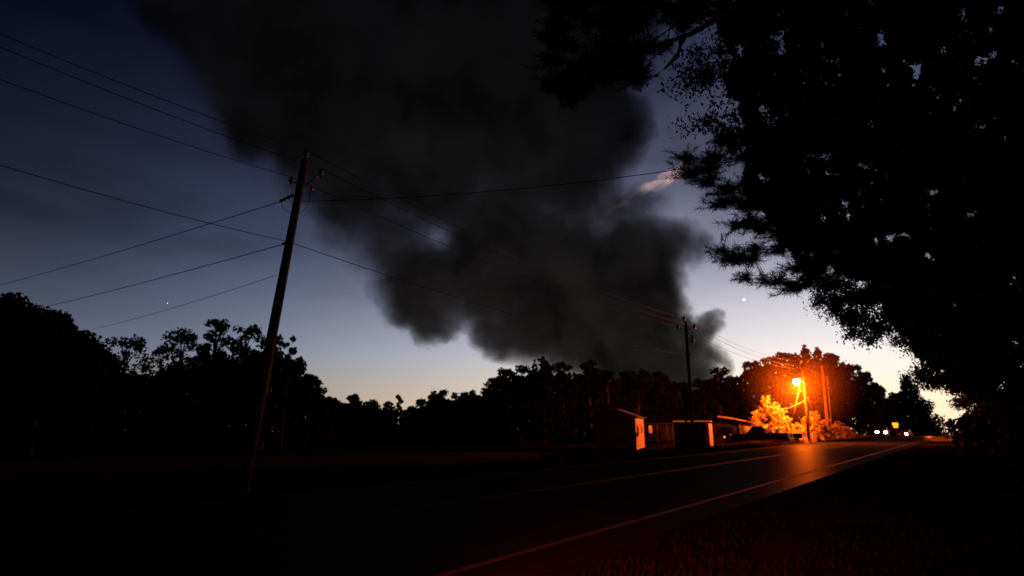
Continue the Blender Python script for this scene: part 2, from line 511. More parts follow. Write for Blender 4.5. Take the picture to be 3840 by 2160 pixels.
def near_tree(name, label, trunk_xy, trunk_h, trunk_r, poly, fwd, spread, seed, hubs, tufts, mode, leaf, back=None, back_n=0, back_leaf=.3,
              n_per=46, mat=None, clus=None, limbs=None, thin=.35):
    rnd = random.Random(seed); rng = np.random.default_rng(seed)
    bx, by = trunk_xy; bz = gz(bx, by)
    root = thing(name, label, 'tree', (bx, by, bz), 0, 'trees overhanging the right side of the road')
    O = Vector((bx, by, bz))
    tr = MB()
    tr.tube([(0, 0, -.2), (.05, .1, trunk_h * .35), (-.1, .05, trunk_h * .7), (0, 0, trunk_h)], [trunk_r * 1.15, trunk_r * .85, trunk_r * .6, trunk_r * .25], 12)
    tr.build('trunk', M_BARK, root)
    # hub points on limbs
    H = []
    for (x, y) in poly_pts(poly, hubs, rnd):
        H.append(at(x, y, fwd + rnd.uniform(-spread, spread)) - O)
    starts = [Vector((0, 0, trunk_h * t)) for t in (.35, .5, .65, .8, .95)]
    order = sorted(range(len(H)), key=lambda i: Vector((H[i].x, H[i].y, 0)).length)
    done = []
    br = MB(); childn = {}
    for i in order:
        p = H[i]; rp = math.hypot(p.x, p.y)
        cands = [(q, 1) for q in done if math.hypot(q.x, q.y) < rp] + [(q, 0) for q in starts]
        best = min(cands, key=lambda c: (c[0] - p).length * (1 if c[1] else 1.25) + max(0, c[0].z - p.z) * .3)
        q = best[0]
        mid = (p + q) / 2 + Vector((rnd.uniform(-.1, .1), rnd.uniform(-.1, .1), rnd.uniform(0, .18) * (p - q).length))
        k = max(.12, 1 - rp / max(4, math.hypot(H[order[-1]].x, H[order[-1]].y)))
        r1 = trunk_r * .28 * k if best[1] else trunk_r * .45
        br.tube([q, mid, p], [max(.012, r1), max(.010, r1 * .75), max(.008, trunk_r * .24 * k)], 5, cap=False)
        done.append(p)
    # tufts / leaf sprays with twigs
    C, D = [], []
    csz = clus or (.030 * fwd)
    for _k in range(tufts):
        hb = done[int(rnd.random() * len(done))]
        c = hb + Vector((rnd.gauss(-.25, 1.0) * csz, rnd.gauss(0, .8) * csz, rnd.gauss(-.1, .42) * csz))
        d = (c - hb)
        if d.length < 1e-3: continue
        if d.length > .9 and rnd.random() < .5: c = hb + d * rnd.uniform(.4, .9); d = c - hb
        if rnd.random() < .45:
            br.tube([hb, (hb + c) / 2 + Vector((0, 0, .06)), c], [.009, .007, .005], 3, cap=False)
        C.append(c); D.append((d.normalized() + Vector((0, 0, .25))).normalized())
    for lp in (limbs or []):
        P_ = [at(a, b_, f) - O for a, b_, f in lp]
        br.tube(P_, [trunk_r * .30 * (1 - .8 * i / (len(P_) - 1)) for i in range(len(P_))], 7)
    br.build('branches', M_BARK, root)
    C = np.array([tuple(c) for c in C]); D = np.array([tuple(c) for c in D])
    if mode == 'needle':
        V, F = needle_tufts(C, D, n_per, leaf, leaf * .055, rng)
        link('needles', np_mesh('needles', V, F), mat or M_NEEDLE, root)
    else:
        n = n_per
        P = np.repeat(C, n, 0) + rng.normal(size=(len(C) * n, 3)) * leaf * 1.05 - np.repeat(D, n, 0) * (rng.random((len(C) * n, 1)) * leaf * 3)
        V, F = leaf_quads(P, leaf, rng, .45, droop=.6)
        link('leaves', np_mesh('leaves', V, F), mat or M_LEAF_NEAR, root)
    if back:
        P = []
        for (x, y) in poly_pts(back, back_n, rnd, .42 if mode == 'needle' or fwd > 20 else .25, .022):
            P.append(tuple(at(x, y, fwd + spread + rnd.uniform(0, spread * 1.5)) - O))
        V, F = leaf_quads(np.array(P), back_leaf, rng, .6)
        link('inner_foliage', np_mesh('inner_foliage', V, F), mat or M_LEAF_NEAR, root)
    return root

polyA = [(2085, -60), (2068, 120), (2080, 260), (2110, 330), (2150, 405), (2190, 390), (2215, 310), (2290, 345), (2330, 300), (2400, 315), (2440, 240), (2500, 190), (2520, 110), (2600, 60), (2650, -60)]
near_tree('pine_tree', 'nearest pine hanging a drooping needled limb over the top centre of the photo', (9.0, 5.6), 13, .30, polyA, 10.2, .8, 21,
          70, 1000, 'needle', .19, n_per=60, clus=.22, limbs=[[(3050, -160, 9.6), (2800, -10, 9.8), (2700, 62, 10), (2590, 128, 10.1), (2460, 170, 10.2), (2350, 205, 10.3)], [(2700, 62, 10), (2610, 30, 10), (2500, 20, 10.2), (2330, 60, 10.3)], [(2560, 140, 10.1), (2540, 210, 10.1), (2490, 260, 10.1)]], thin=.55)
polyB = [(2600, -60), (2570, 60), (2640, 120), (2610, 180), (2560, 260), (2600, 300), (2650, 330), (2680, 400), (2650, 470), (2720, 520), (2900, 560), (3900, 640), (3980, -80)]
polyBb = [(2680, -80), (2700, 200), (2760, 480), (3000, 560), (3950, 650), (3980, -80)]
near_tree('broadleaf_tree', 'near broadleaf tree with small drooping reddish leaves filling the top right corner', (12.2, 9.6), 14, .28, polyB, 12.5, 1.6, 22,
          260, 3400, 'leaf', .10, back=polyBb, back_n=26000, back_leaf=.24, n_per=16, clus=.34, thin=.3)
polyC = [(2540, 640), (2560, 560), (2600, 530), (2640, 560), (2700, 545), (2700, 500), (3300, 450), (3960, 540), (3960, 1150), (3300, 1100), (3060, 1060), (2990, 1075), (2930, 1045), (2870, 1078), (2800, 1040), (2760, 985), (2685, 960), (2690, 915),
         (2740, 925), (2800, 905), (2850, 890), (2770, 850), (2735, 790), (2690, 750), (2640, 700), (2570, 680)]
polyCb = [(2800, 560), (3960, 500), (3960, 1130), (3300, 1060), (3000, 1000), (2920, 900), (2870, 800), (2790, 700)]
near_tree('pine_tree', 'large pine with stacked needled limbs reaching left over the road, right of the pale streak', (17.0, 13.0), 16, .34, polyC, 18.0, 2.0, 23,
          330, 5200, 'needle', .27, back=polyCb, back_n=19000, back_leaf=.34, n_per=62, clus=.34, thin=.42)
polyD = [(3040, 1060), (3060, 1130), (3050, 1160), (3140, 1190), (3165, 1230), (3160, 1262), (3230, 1285), (3290, 1275), (3370, 1320), (3400, 1370), (3410, 1400), (3450, 1425), (3530, 1440), (3570, 1470),
         (3960, 1560), (3960, 1060), (3300, 1040)]
polyDb = [(3300, 1080), (3340, 1200), (3420, 1300), (3500, 1420), (3640, 1480), (3960, 1540), (3960, 1060)]
near_tree('broadleaf_tree', 'mid distance tree with ragged lacy lower branches above the bright sky gap', (31.5, 22.5), 15, .33, polyD, 31, 3.0, 24,
          230, 3000, 'leaf', .16, back=polyDb, back_n=12000, back_leaf=.50, n_per=22, clus=.42, thin=.45)
polyE = [(3480, 1395), (3500, 1430), (3540, 1462), (3590, 1500), (3610, 1530), (3640, 1560), (3625, 1590), (3640, 1650), (3650, 1690), (3960, 1760), (3960, 1480), (3600, 1420)]
near_tree('broadleaf_tree', 'farthest overhanging tree on the right verge, reaching down beside the bright gap', (47.0, 38.5), 13, .30, polyE, 48, 4.0, 25,
          100, 1300, 'leaf', .22, back=[(3670, 1490), (3660, 1690), (3960, 1750), (3960, 1480)], back_n=5000, back_leaf=.7, n_per=18, clus=.36, thin=.3)
# low shrubs on the right verge under the trees
pr = [(px, 1560 + (px - 3640) * -.1, 40 - (px - 3640) * .05, 140) for px in range(3680, 4000, 60)]
thicket('roadside_shrubs', pr, 31, .35, 'dark shrubs under the overhanging trees on the right verge', M_LEAF_NEAR, 1500)

# ------------------------------------------------------------------ utility poles
def insulator(mb, p, s=1.0, M=None):
    mb.lathe([(.025 * s, -.12 * s), (.03 * s, -.02 * s), (.085 * s, 0), (.09 * s, .03 * s), (.045 * s, .05 * s), (.08 * s, .07 * s), (.075 * s, .11 * s), (.035 * s, .14 * s), (.03 * s, .18 * s)], p, 10, M)

def catenary(a, b, sag, n=24):
    a, b = Vector(a), Vector(b); out = []
    for i in range(n + 1):
        t = i / n; p = a.lerp(b, t); p.z -= 4 * sag * t * (1 - t); out.append(p)
    return out

def wire(name, label, a, b, sag, r=.011, mat=None, group=None, cat='wire', n=28):
    o = MB().tube(catenary(a, b, sag, n), r, 5).build(name, mat or M_WIRE)
    return tag(o, label, cat, group)

# P1, leaning
B1 = at(912, 1834, 15.0); s_ = CH / -(ray(912, 1834).z) ; B1 = Vector((0, 0, CH)) + ray(912, 1834) * s_
T1 = at(1143, 602, B1.y - .1)
p1 = thing('utility_pole', 'tall wooden utility pole leaning right in the left half of the photo', 'utility pole', B1, 0)
ax = (T1 - B1); L1 = ax.length; axn = ax.normalized()
MB().tube([Vector((0, 0, 0)) - axn * .3, ax * .5, ax], [.150, .130, .100], 14).build('pole_shaft', M_POLE, p1)
def on1(px, py, df=0.0): return at(px, py, B1.y + df) - B1
b = MB(); pin = ax + axn * .12
b.tube([ax * .985, ax + axn * .16], .018, 6); insulator(b, ax + axn * .14, 1.0)
b.build('top_insulator', M_CERAMIC, p1)
def side_arm(root, a, e, s=1.0):
    MB().tube([a, e - (e - a).normalized() * .02], .022, 6).build('bracket', M_STEEL, root)
    bb = MB(); insulator(bb, e, s); bb.build('insulator', M_CERAMIC, root)
ra0 = on1(1143, 697); ra1 = on1(1203, 652)
side_arm(p1, ra0, ra1, .9)
la0 = on1(1122, 690); la1 = on1(1092, 682)
side_arm(p1, la0, la1, .9)
# dead-end string insulator
de0 = on1(1108, 728); de1 = on1(1048, 757)
b = MB(); b.tube([de0, de1], .014, 5)
for k in range(4):
    t = .22 + .22 * k; q = de0.lerp(de1, t); dd = (de1 - de0).normalized()
    b.tube([q - dd * .05, q, q + dd * .05], [.03, .065, .03], 8)
b.build('dead_end_insulator', M_CERAMIC, p1)
b = MB(); c0 = on1(1058, 917); c1 = on1(1070, 908); b.tube([on1(1080, 905), c1, c0], [.02, .02, .04], 6); b.build('neutral_clamp', M_STEEL, p1)
b = MB(); pts_ = [on1(x, y) for x, y in ((1055, 765), (1070, 790), (1092, 800), (1125, 800), (1150, 775), (1160, 745), (1162, 720), (1170, 708))]
b.tube(pts_, .008, 4); b.build('jumper_wire', M_WIRE, p1)
b = MB(); b.tube([on1(1166, 706), on1(1174, 710)], .04, 6); b.build('wire_clamp', M_STEEL, p1)
MB().tube([ax * .60 + Vector((.13, -.03, 0)), ax * .3 + Vector((.16, -.04, 0)), Vector((.17, -.05, .05))], .010, 4).build('ground_wire', M_STEEL, p1)

# P2
def plain_pole(name, label, base, top, r0=.14, r1=.1, mat=None):
    root = thing(name, label, 'utility pole', base, 0)
    a = Vector(top) - Vector(base)
    MB().tube([a * -.02, a * .5, a], [r0, (r0 + r1) / 2, r1], 12).build('pole_shaft', mat or M_POLE, root)
    return root, a
F2 = 41.0
B2 = at(2601, 1660, F2); B2.z = gz(B2.x, B2.y)
T2 = at(2571, 1208, F2)
p2, a2 = plain_pole('utility_pole', 'middle utility pole with two side insulators, in front of the smoke foot', B2, T2, .135, .10, mat_basic('shaded_pole_wood', (0.012, 0.009, 0.008), (0.007, 0.005, 0.005), rough=.95, spec=.03))  # darker copy of the pole wood, shade put into its colour
def on2(px, py): return at(px, py, F2) - B2
side_arm(p2, on2(2573, 1238), on2(2604, 1229), 1.5)
side_arm(p2, on2(2571, 1238), on2(2541, 1231), 1.5)
b = MB(); b.tube([a2, on2(2564, 1199)], .025, 5); insulator(b, on2(2564, 1199), 1.5); b.build('top_insulator', M_CERAMIC, p2)
b = MB(); b.tube([on2(2576, 1290), on2(2596, 1275)], .035, 5); b.tube([on2(2576, 1277), on2(2594, 1272)], .02, 5); b.build('bracket', M_STEEL, p2)
b = MB(); b.lathe([(.06, -.3), (.10, -.28), (.10, .18), (.05, .2), (.05, .32)], on2(2597, 1272), 8); b.build('surge_arrester', M_STEEL, p2)
b = MB(); b.box(on2(2580, 1330), (.34, .3, .12)); b.build('pole_band', M_STEEL, p2)

# P3 = lamp pole
F3 = 62.0
B3 = at(3034, 1645, F3); B3.z = gz(B3.x, B3.y)
T3 = at(3006, 1362, F3)
lamp_p, a3 = plain_pole('street_lamp', 'wooden pole carrying the glowing orange street lamp above the bushes', B3, T3, .17, .11)
lamp_p['category'] = 'street lamp'
LP = at(2986, 1423, F3 - 1.1)
lpl = LP - B3
arm0 = a3 * .78
MB().tube([arm0, arm0.lerp(lpl, .5) + Vector((0, 0, .22)), lpl + Vector((.12, .1, .16))], .035, 7).build('lamp_arm', M_STEEL, lamp_p)
b = MB(); b.lathe([(.07, .34), (.10, .30), (.12, .14), (.22, .08), (.24, .02), (.22, .0)], lpl, 14); b.build('lamp_housing', M_STEEL, lamp_p)
M_LAMP = mat_basic('lit_lamp_glass', (1, .8, .4), (1, .8, .4), emis=(1.0, .50, .12), es=260)
b = MB(); b.lathe([(.22, .0), (.33, -.10), (.36, -.26), (.29, -.42), (.14, -.52), (.02, -.54)], lpl, 14); b.build('lamp_globe', M_LAMP, lamp_p)
b = MB(); insulator(b, a3 + Vector((0, 0, .05)), 1.6); b.build('top_insulator', M_CERAMIC, lamp_p)
lm = bpy.data.lights.new('sodium_lamp', 'POINT'); lm.energy = 38000; lm.color = (1.0, .115, .003); lm.shadow_soft_size = .3
lo = bpy.data.objects.new('sodium_lamp', lm); COL.objects.link(lo); lo.location = LP + Vector((-.03, -.15, -.85)); 
# P4 double pole
F4 = 76.0
B4 = at(3107, 1640, F4); B4.z = gz(B4.x, B4.y); T4 = at(3082, 1372, F4)
p4, a4 = plain_pole('utility_pole', 'orange lit utility pole with a transformer, right of the street lamp', B4, T4, .19, .14, M_POLEL)
def on4(px, py): return at(px, py, F4 - .25) - B4
b = MB(); b.lathe([(.16, -.4), (.22, -.38), (.22, .35), (.18, .42), (.05, .45)], on4(3107, 1457), 10); b.build('transformer', M_STEEL, p4)
b = MB(); b.tube([on4(3084, 1478), on4(3106, 1475)], .05, 6); b.build('crossarm', M_POLE, p4)
B5 = at(3118, 1640, F4 + 1.5); B5.z = gz(B5.x, B5.y); T5 = at(3102, 1410, F4 + 1.5)
p5, a5 = plain_pole('utility_pole', 'thinner darker pole standing close behind the transformer pole', B5, T5, .13, .09, M_POLEL)

# wires
GW = 'power lines strung from the leaning pole'
d = Vector((-DX, -DY, 0)) * 31.0
def off(e): # to pole behind the camera on the left
    return e
W0 = [(B1 + ax + axn * .3, 'topmost overhead wire from the leaning pole tip to the upper left'),
      (B1 + ra1 + Vector((0, 0, .15)), 'second overhead wire from the top, running to the upper left'),
      (B1 + la1 + Vector((0, 0, .15)), 'third overhead wire from the top, ending at the left bracket'),
      (B1 + on1(1075, 905), 'lone lower neutral wire crossing the left sky below the other three')]
ends = [(0, 127), (0, 176), (0, 298), (0, 619)]
for (w, lab), (ex, ey) in zip(W0, ends):
    # where the wire passes the left frame edge, continued to the pole behind
    # direction parallel to the road
    r_ = ray(ex, ey)
    # solve lateral line: w + t*dir in plan meets ray
    dx, dy = -DX, -DY
    det = dx * (-r_.y) - dy * (-r_.x)
    t = ((0 - w.x) * (-r_.y) - (0 - w.y) * (-r_.x)) / det
    k = (w.x + t * dx) / r_.x
    q = Vector((w.x + t * dx, w.y + t * dy, CH + r_.z * k))
    ptsw = [w]
    Ltot = 31.0
    # parabola through w and q with small sag, continued
    zend = w.z + (q.z - w.z) * Ltot / t + .0
    for i in range(1, 31):
        s = i / 30 * Ltot
        lin = w.z + (q.z - w.z) * (s / t)
        ptsw.append(Vector((w.x + dx * s, w.y + dy * s, lin - .012 * s * (t - s) * .6)))
    o = MB().tube(ptsw, .0095, 5).build('power_wire', M_WIRE); tag(o, lab, 'power line', GW)
E2 = [(B2 + on2(2564, 1192), 'uppermost wire from the leaning pole to the middle pole through the smoke'),
      (B2 + on2(2604, 1223), 'second wire from the leaning pole to the middle pole through the smoke'),
      (B2 + on2(2541, 1225), 'third wire from the leaning pole, starting at its left bracket, to the middle pole'),
      (B2 + on2(2580, 1330), 'lower neutral wire sloping right from the leaning pole below the smoke')]
for (w, _), (e, lab), sg in zip(W0, E2, (.55, .55, .5, .45)):
    wire('power_wire', lab, w, e, sg, .011, group='power lines between the leaning pole and the middle pole')
GX = 'power lines crossing the road'
wire('power_wire', 'wire from the string insulator of the leaning pole down to the far left', B1 + de1, at(-500, 1170, 48), .5, .012, group=GX)
wire('power_wire', 'wire running down left from the small clamp halfway up the leaning pole', B1 + c0, at(-300, 1232, 46), .4, .012, group=GX)
wire('power_wire', 'lowest thin wire running left toward the treetops from the leaning pole', B1 + on1(1036, 1032), at(120, 1268, 40), .35, .008, group=GX)
wire('power_wire', 'lone wire crossing right from the leaning pole into the overhanging pine', B1 + on1(1132, 755), at(3000, 560, 13.5), .30, .011, group=GX)
b1_ = MB(); 
# in-line splices on the wires
for (pa, pb) in (((918, 793), (948, 784)), ((972, 936), (1002, 927))):
    pass
EX = [(a3 + Vector((0, 0, .2))) + B3, a3 * .97 + B3, a3 * .93 + B3]
for i, e in enumerate(EX):
    wire('power_wire', ['uppermost', 'middle', 'lowest'][i] + ' of three faint wires between the middle pole and the lamp pole', E2[i][0], e, .7, .012,
         group='faint wires between the middle pole and the lamp pole')
for i, k in enumerate((1.0, .94)):
    wire('power_wire', ['upper', 'lower'][i] + ' lamplit wire between the lamp pole and the transformer pole', B3 + a3 * k, B4 + a4 * k, .3, .012, group='wires between lamp pole and transformer pole')
# service drop with lit clamps, guy wire
sa = at(3022, 1497, F3); sb = at(2896, 1538, F3 - 2)
sd = thing('service_drop', 'sagging pale cable with bright clamps left of the street lamp pole', 'cable', sa)
MB().tube([p - sa for p in catenary(sa, sb, .30, 20)], .015, 5).build('cable', M_WIREL, sd)
cat_ = catenary(sa, sb, .30, 40)
for k in (24, 26, 29, 31, 33, 36, 38):
    q = cat_[k] - sa; MB().tube([q - Vector((.09, 0, 0)), q + Vector((.09, 0, 0.01))], .05, 6).build('clamp', M_WIREL, sd)
g0 = at(3003, 1432, F3 - .2); g1 = at(2966, 1600, F3 - 1)
o = MB().tube([g0, g1], .014, 5).build('guy_wire', M_WIREL); tag(o, 'slanting guy wire shining just below the street lamp', 'guy wire')
g0 = at(3028, 1490, F3); g1 = at(3062, 1575, F3 + 3)
o = MB().tube([g0, g1], .012, 5).build('guy_wire', M_WIREL); tag(o, 'faint guy wire on the right side of the street lamp pole', 'guy wire')

# ------------------------------------------------------------------ bushes under the lamp
def bush(px, top, hw, fwd, seed, label, dens=1.0, leaf=.13, kind='plumes', mat=None):
    r = far_tree(px, top, hw, fwd, kind, label, seed, dens=dens, leaf=leaf, mat=mat or M_BUSH, cat='bush', name='bush', low=.05, group='lamplit bushes')
    return r
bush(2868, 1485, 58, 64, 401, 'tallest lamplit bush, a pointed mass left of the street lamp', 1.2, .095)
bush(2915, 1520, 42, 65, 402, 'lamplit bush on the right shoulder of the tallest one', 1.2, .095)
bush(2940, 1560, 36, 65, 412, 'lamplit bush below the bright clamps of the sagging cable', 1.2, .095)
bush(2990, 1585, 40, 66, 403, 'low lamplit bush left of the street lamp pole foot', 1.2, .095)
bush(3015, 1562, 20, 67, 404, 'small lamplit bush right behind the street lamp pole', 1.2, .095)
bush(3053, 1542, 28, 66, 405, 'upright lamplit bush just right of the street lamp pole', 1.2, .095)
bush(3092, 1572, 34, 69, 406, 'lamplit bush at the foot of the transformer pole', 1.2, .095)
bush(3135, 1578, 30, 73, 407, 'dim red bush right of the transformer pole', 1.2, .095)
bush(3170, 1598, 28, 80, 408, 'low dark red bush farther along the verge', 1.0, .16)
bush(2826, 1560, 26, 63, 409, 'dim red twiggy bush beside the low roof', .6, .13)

# roadside grass
def grass(name, label, u0, u1, v0, v1, n, h, seed, mat, clump=.6):
    rng = np.random.default_rng(seed)
    u = rng.uniform(u0, u1, n * 3); v = rng.uniform(v0, v1, n * 3)
    keep = []
    for i in range(n * 3):
        if mnoise.noise(Vector((u[i] * clump, v[i] * clump, seed))) > -.15: keep.append(i)
        if len(keep) >= n: break
    u = u[keep]; v = v[keep]; n = len(u)
    x = DX * u - DY * v; y = DY * u + DX * v
    z = np.array([gz(a, b_) for a, b_ in zip(x, y)])
    P = np.stack([x, y, z], 1)
    hh = h * rng.uniform(.4, 1.2, n); a = rng.uniform(0, 2 * math.pi, n); ln = rng.uniform(-.35, .35, (n, 2))
    w = .012 + h * .03
    V = np.empty((n, 3, 3)); 
    o_ = np.stack([np.cos(a), np.sin(a), np.zeros(n)], 1) * w
    V[:, 0] = P - o_; V[:, 1] = P + o_
    V[:, 2] = P + np.stack([ln[:, 0] * hh, ln[:, 1] * hh, hh], 1)
    ob = link(name, np_mesh(name, V.reshape(-1, 3), np.arange(n * 3).reshape(n, 3)), mat)
    return tag(ob, label, 'grass', kind='stuff')
M_GRASS = mat_leaf('lit_dry_grass', (0.36, 0.28, 0.12), (0.14, 0.11, 0.06))  # paler grass for the lit stretches, light put into the colour
M_GRASSD = mat_leaf('dark_grass', (0.006, 0.0055, 0.0035), (0.003, 0.003, 0.002))  # darker grass for the unlit verges, shade put into the colour
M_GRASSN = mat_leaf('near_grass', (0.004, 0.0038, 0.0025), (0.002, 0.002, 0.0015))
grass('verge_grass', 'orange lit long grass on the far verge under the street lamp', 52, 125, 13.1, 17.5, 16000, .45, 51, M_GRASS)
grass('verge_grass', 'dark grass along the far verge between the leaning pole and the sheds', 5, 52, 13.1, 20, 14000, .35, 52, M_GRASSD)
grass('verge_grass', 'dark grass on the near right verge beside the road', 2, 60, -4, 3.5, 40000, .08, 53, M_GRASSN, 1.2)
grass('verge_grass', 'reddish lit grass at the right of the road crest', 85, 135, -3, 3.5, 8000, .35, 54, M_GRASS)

# ------------------------------------------------------------------ buildings in the yard
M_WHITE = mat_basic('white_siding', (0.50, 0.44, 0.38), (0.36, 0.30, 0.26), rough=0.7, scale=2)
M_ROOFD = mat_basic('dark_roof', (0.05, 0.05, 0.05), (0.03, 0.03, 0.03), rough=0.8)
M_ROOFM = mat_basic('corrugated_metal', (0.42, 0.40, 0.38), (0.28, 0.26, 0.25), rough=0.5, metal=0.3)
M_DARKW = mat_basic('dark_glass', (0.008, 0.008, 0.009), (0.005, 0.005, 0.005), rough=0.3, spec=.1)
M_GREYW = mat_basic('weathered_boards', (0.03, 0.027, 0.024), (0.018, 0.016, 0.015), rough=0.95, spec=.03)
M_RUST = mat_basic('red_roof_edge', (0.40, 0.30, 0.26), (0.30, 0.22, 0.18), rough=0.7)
M_DULL = mat_basic('dimmed_boards', (0.075, 0.078, 0.075), (0.055, 0.056, 0.054), rough=0.95, scale=5, spec=.03)
# gabled shed (front faces the camera side, right wall faces the lamp)
def yard(px, py, fwd):
    p = at(px, py, fwd); return Vector((p.x, p.y, gz(p.x, p.y)))
FS = 54.0
c = yard(2387, 1690, FS)                 # near right corner
yaw = math.atan2(.37, .93) * -1.0        # front runs along local -x, depth along local +y
sh = thing('gabled_shed', 'small pale gabled shed with its right wall lit orange', 'shed', c, R(-21.7))
wdt, dep, ev, pk = 3.7, 4.6, 2.95, 3.6
wl = MB(); wl.prism([(-wdt, -.05), (0, -.05), (0, ev), (-wdt / 2, pk), (-wdt, ev)], 0, dep); wl.build('wall', M_DULL, sh); MB().box((.012, dep / 2, ev / 2), (.024, dep - .04, ev - .06)).build('siding_panel', M_WHITE, sh)  # front colour darkened as shade, pale panel on the lamplit side
rf = MB()
rf.prism([(-wdt / 2, pk + .02), (.28, ev - .1), (.28, ev - .02), (-wdt / 2, pk + .12)], -.2, dep + .2)
rf.prism([(-wdt / 2, pk + .02), (-wdt - .28, ev - .1), (-wdt - .28, ev - .02), (-wdt / 2, pk + .12)], -.2, dep + .2)
rf.build('roof', M_ROOFD, sh)
wn = MB().box((-1.35, -.02, .75), (.9, .05, .75)).build('window', M_DARKW, sh)
wn2 = MB().box((.035, 1.0, 1.7), (.05, .8, .9)).build('window', M_DARKW, sh)
wn3 = MB().box((.035, 3.2, 1.8), (.05, .35, .7)).build('window', M_DARKW, sh)
MB().box((-1.35, -.035, .33), (1.05, .08, .07)).build('sill', M_WHITE, wn)
bt = MB()
for k in range(1, 7): bt.box((.028, dep * .5, k * .38), (.016, dep - .1, .02))
bt.build('siding_seam', M_GREYW, sh)
# low trailer home behind
c = yard(2484, 1650, 66.0)
tr = thing('trailer_home', 'dark low building with a lit window strip between the shed and the carport', 'trailer', c, R(-8))
MB().box((0, 2.0, 1.25), (4.0, 4.0, 1.7), bevel=.06).build('wall', M_GREYW, tr)
MB().box((0, 2.0, 2.15), (4.4, 4.3, .10), bevel=.03).build('roof', M_ROOFD, tr)
M_LITWIN = mat_basic('painted_lamplight_panel', (.8, .6, .4), (.7, .5, .3), emis=(1.0, .16, .02), es=.45)  # lamplight on the panel is put in as emission
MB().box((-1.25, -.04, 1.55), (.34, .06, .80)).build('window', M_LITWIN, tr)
for xx in (-.55, .5, 1.15, 1.75):
    MB().tube([(xx, -.5, 0), (xx, -.5, 2.05)], .045, 6).build('porch_post', M_DULL, tr)
MB().box((.6, -.5, 1.0), (2.4, .05, .08)).build('porch_rail', M_GREYW, tr)
MB().box((0.0, -.3, .35), (3.9, .35, .10)).build('porch_deck', M_GREYW, tr)
MB().box((1.75, -.55, 2.02), (.4, .12, .16)).build('porch_lamp', M_RUST, tr)
# carport
FC = 52.0
c = yard(2664, 1690, FC)
cp = thing('metal_carport', 'boxy metal carport with a striped roof edge and lit right side', 'carport', c, R(-23))
w_, h_, d_ = 3.0, 2.45, 3.6
MB().box((-w_ / 2, .05, h_ / 2 - .06), (w_ - .3, .06, h_ - .12)).build('front_panel', M_GREYW, cp)
b = MB()
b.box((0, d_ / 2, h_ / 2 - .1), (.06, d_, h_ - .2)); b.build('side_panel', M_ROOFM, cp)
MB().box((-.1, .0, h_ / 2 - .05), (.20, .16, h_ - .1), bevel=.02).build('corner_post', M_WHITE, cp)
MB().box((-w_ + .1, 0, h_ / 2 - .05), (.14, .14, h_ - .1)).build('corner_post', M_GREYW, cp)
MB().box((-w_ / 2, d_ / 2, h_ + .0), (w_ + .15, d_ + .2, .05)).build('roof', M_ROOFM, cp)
M_RIB = mat_basic('painted_lamplight_rib', (.6, .6, .55), (.5, .5, .45), emis=(1.0, .2, .03), es=.35)  # ribs glow to imitate lamplight on the roof edge
for k in range(17):
    if k == 6: continue
    MB().box((-w_ + .05 + k * .18, -.14, h_ + .0), (.07, .10, .14)).build('roof_rib', M_RIB, cp)

# low house
c = yard(2825, 1640, 68.0)
hs = thing('low_house', 'low house with a long sloping roof edge behind the pickup', 'house', c, R(-6))
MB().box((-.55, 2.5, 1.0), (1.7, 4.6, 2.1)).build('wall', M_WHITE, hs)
MB().box((-3.0, 2.7, 1.1), (3.2, 4.4, 2.3)).build('wall', M_GREYW, hs)  # darker boards paint in the unlit left part of the wall
b = MB(); b.prism([(-3.9, 2.72), (-2.2, 2.50), (.35, 1.98), (.35, 2.12), (-2.2, 2.68), (-3.9, 2.90)], -.5, 5.2); b.build('roof', M_RUST, hs)
MB().box((-3.05, -.515, 2.72), (.42, .02, .12)).build('gutter_plate', M_WHITE, hs)
MB().box((-2.6, .46, 1.2), (1.2, .06, 1.0)).build('window', M_DARKW, hs)

# marker post
c = yard(2718, 1660, 50.0)
mk = thing('marker_post', 'small post with a pinkish reflector left of the pickup', 'marker post', c)
MB().tube([(0, 0, 0), (0, 0, .85)], .03, 6).build('post', M_GREYW, mk)
MB().lathe([(.09, -.03), (.10, 0), (.09, .03)], (0, -.05, .95), 10, Matrix.Rotation(R(90), 3, 'X')).build('reflector', mat_basic('reflector', (.8, .4, .3), emis=(1.0, .35, .18), es=.9), mk)  # reflector glows in place of returned light

# ------------------------------------------------------------------ vehicles
M_BODY = mat_basic('dark_car_paint', (0.008, 0.007, 0.008), (0.006, 0.006, 0.006), rough=0.6, spec=.12)
M_TYRE = mat_basic('tyre_rubber', (0.012, 0.012, 0.012), (0.008, 0.008, 0.008), rough=0.9)
M_RIM = mat_basic('wheel_rim', (0.2, 0.2, 0.2), (0.15, 0.15, 0.15), rough=0.4, metal=.6)
M_CHROME = mat_basic('bright_trim', (0.3, 0.3, 0.3), (0.2, 0.2, 0.2), rough=0.6, metal=.0)
def head_mat(s, c=(1.0, .93, .85)): return mat_basic('headlight_glass', (1, 1, 1), emis=c, es=s)

def wheel(parent, x, y, r=.36, w=.24):
    o = thing('wheel', None, None, (0, 0, 0)); 
    bpy.data.objects.remove(o)
    b = MB(); Mx = Matrix.Rotation(R(90), 3, 'X')
    b.lathe([(r * .62, -w / 2), (r * .92, -w / 2), (r, -w * .3), (r, w * .3), (r * .92, w / 2), (r * .62, w / 2)], (x, y, r), 20, Mx)
    t = b.build('wheel', M_TYRE, parent)
    b = MB(); b.lathe([(r * .60, -w * .42), (r * .58, -w * .52), (r * .2, -w * .40), (r * .12, -w * .5), (.02, -w * .52)], (x, y, r), 16, Mx if y < 0 else Matrix.Rotation(R(-90), 3, 'X'))
    b.build('rim', M_RIM, t)

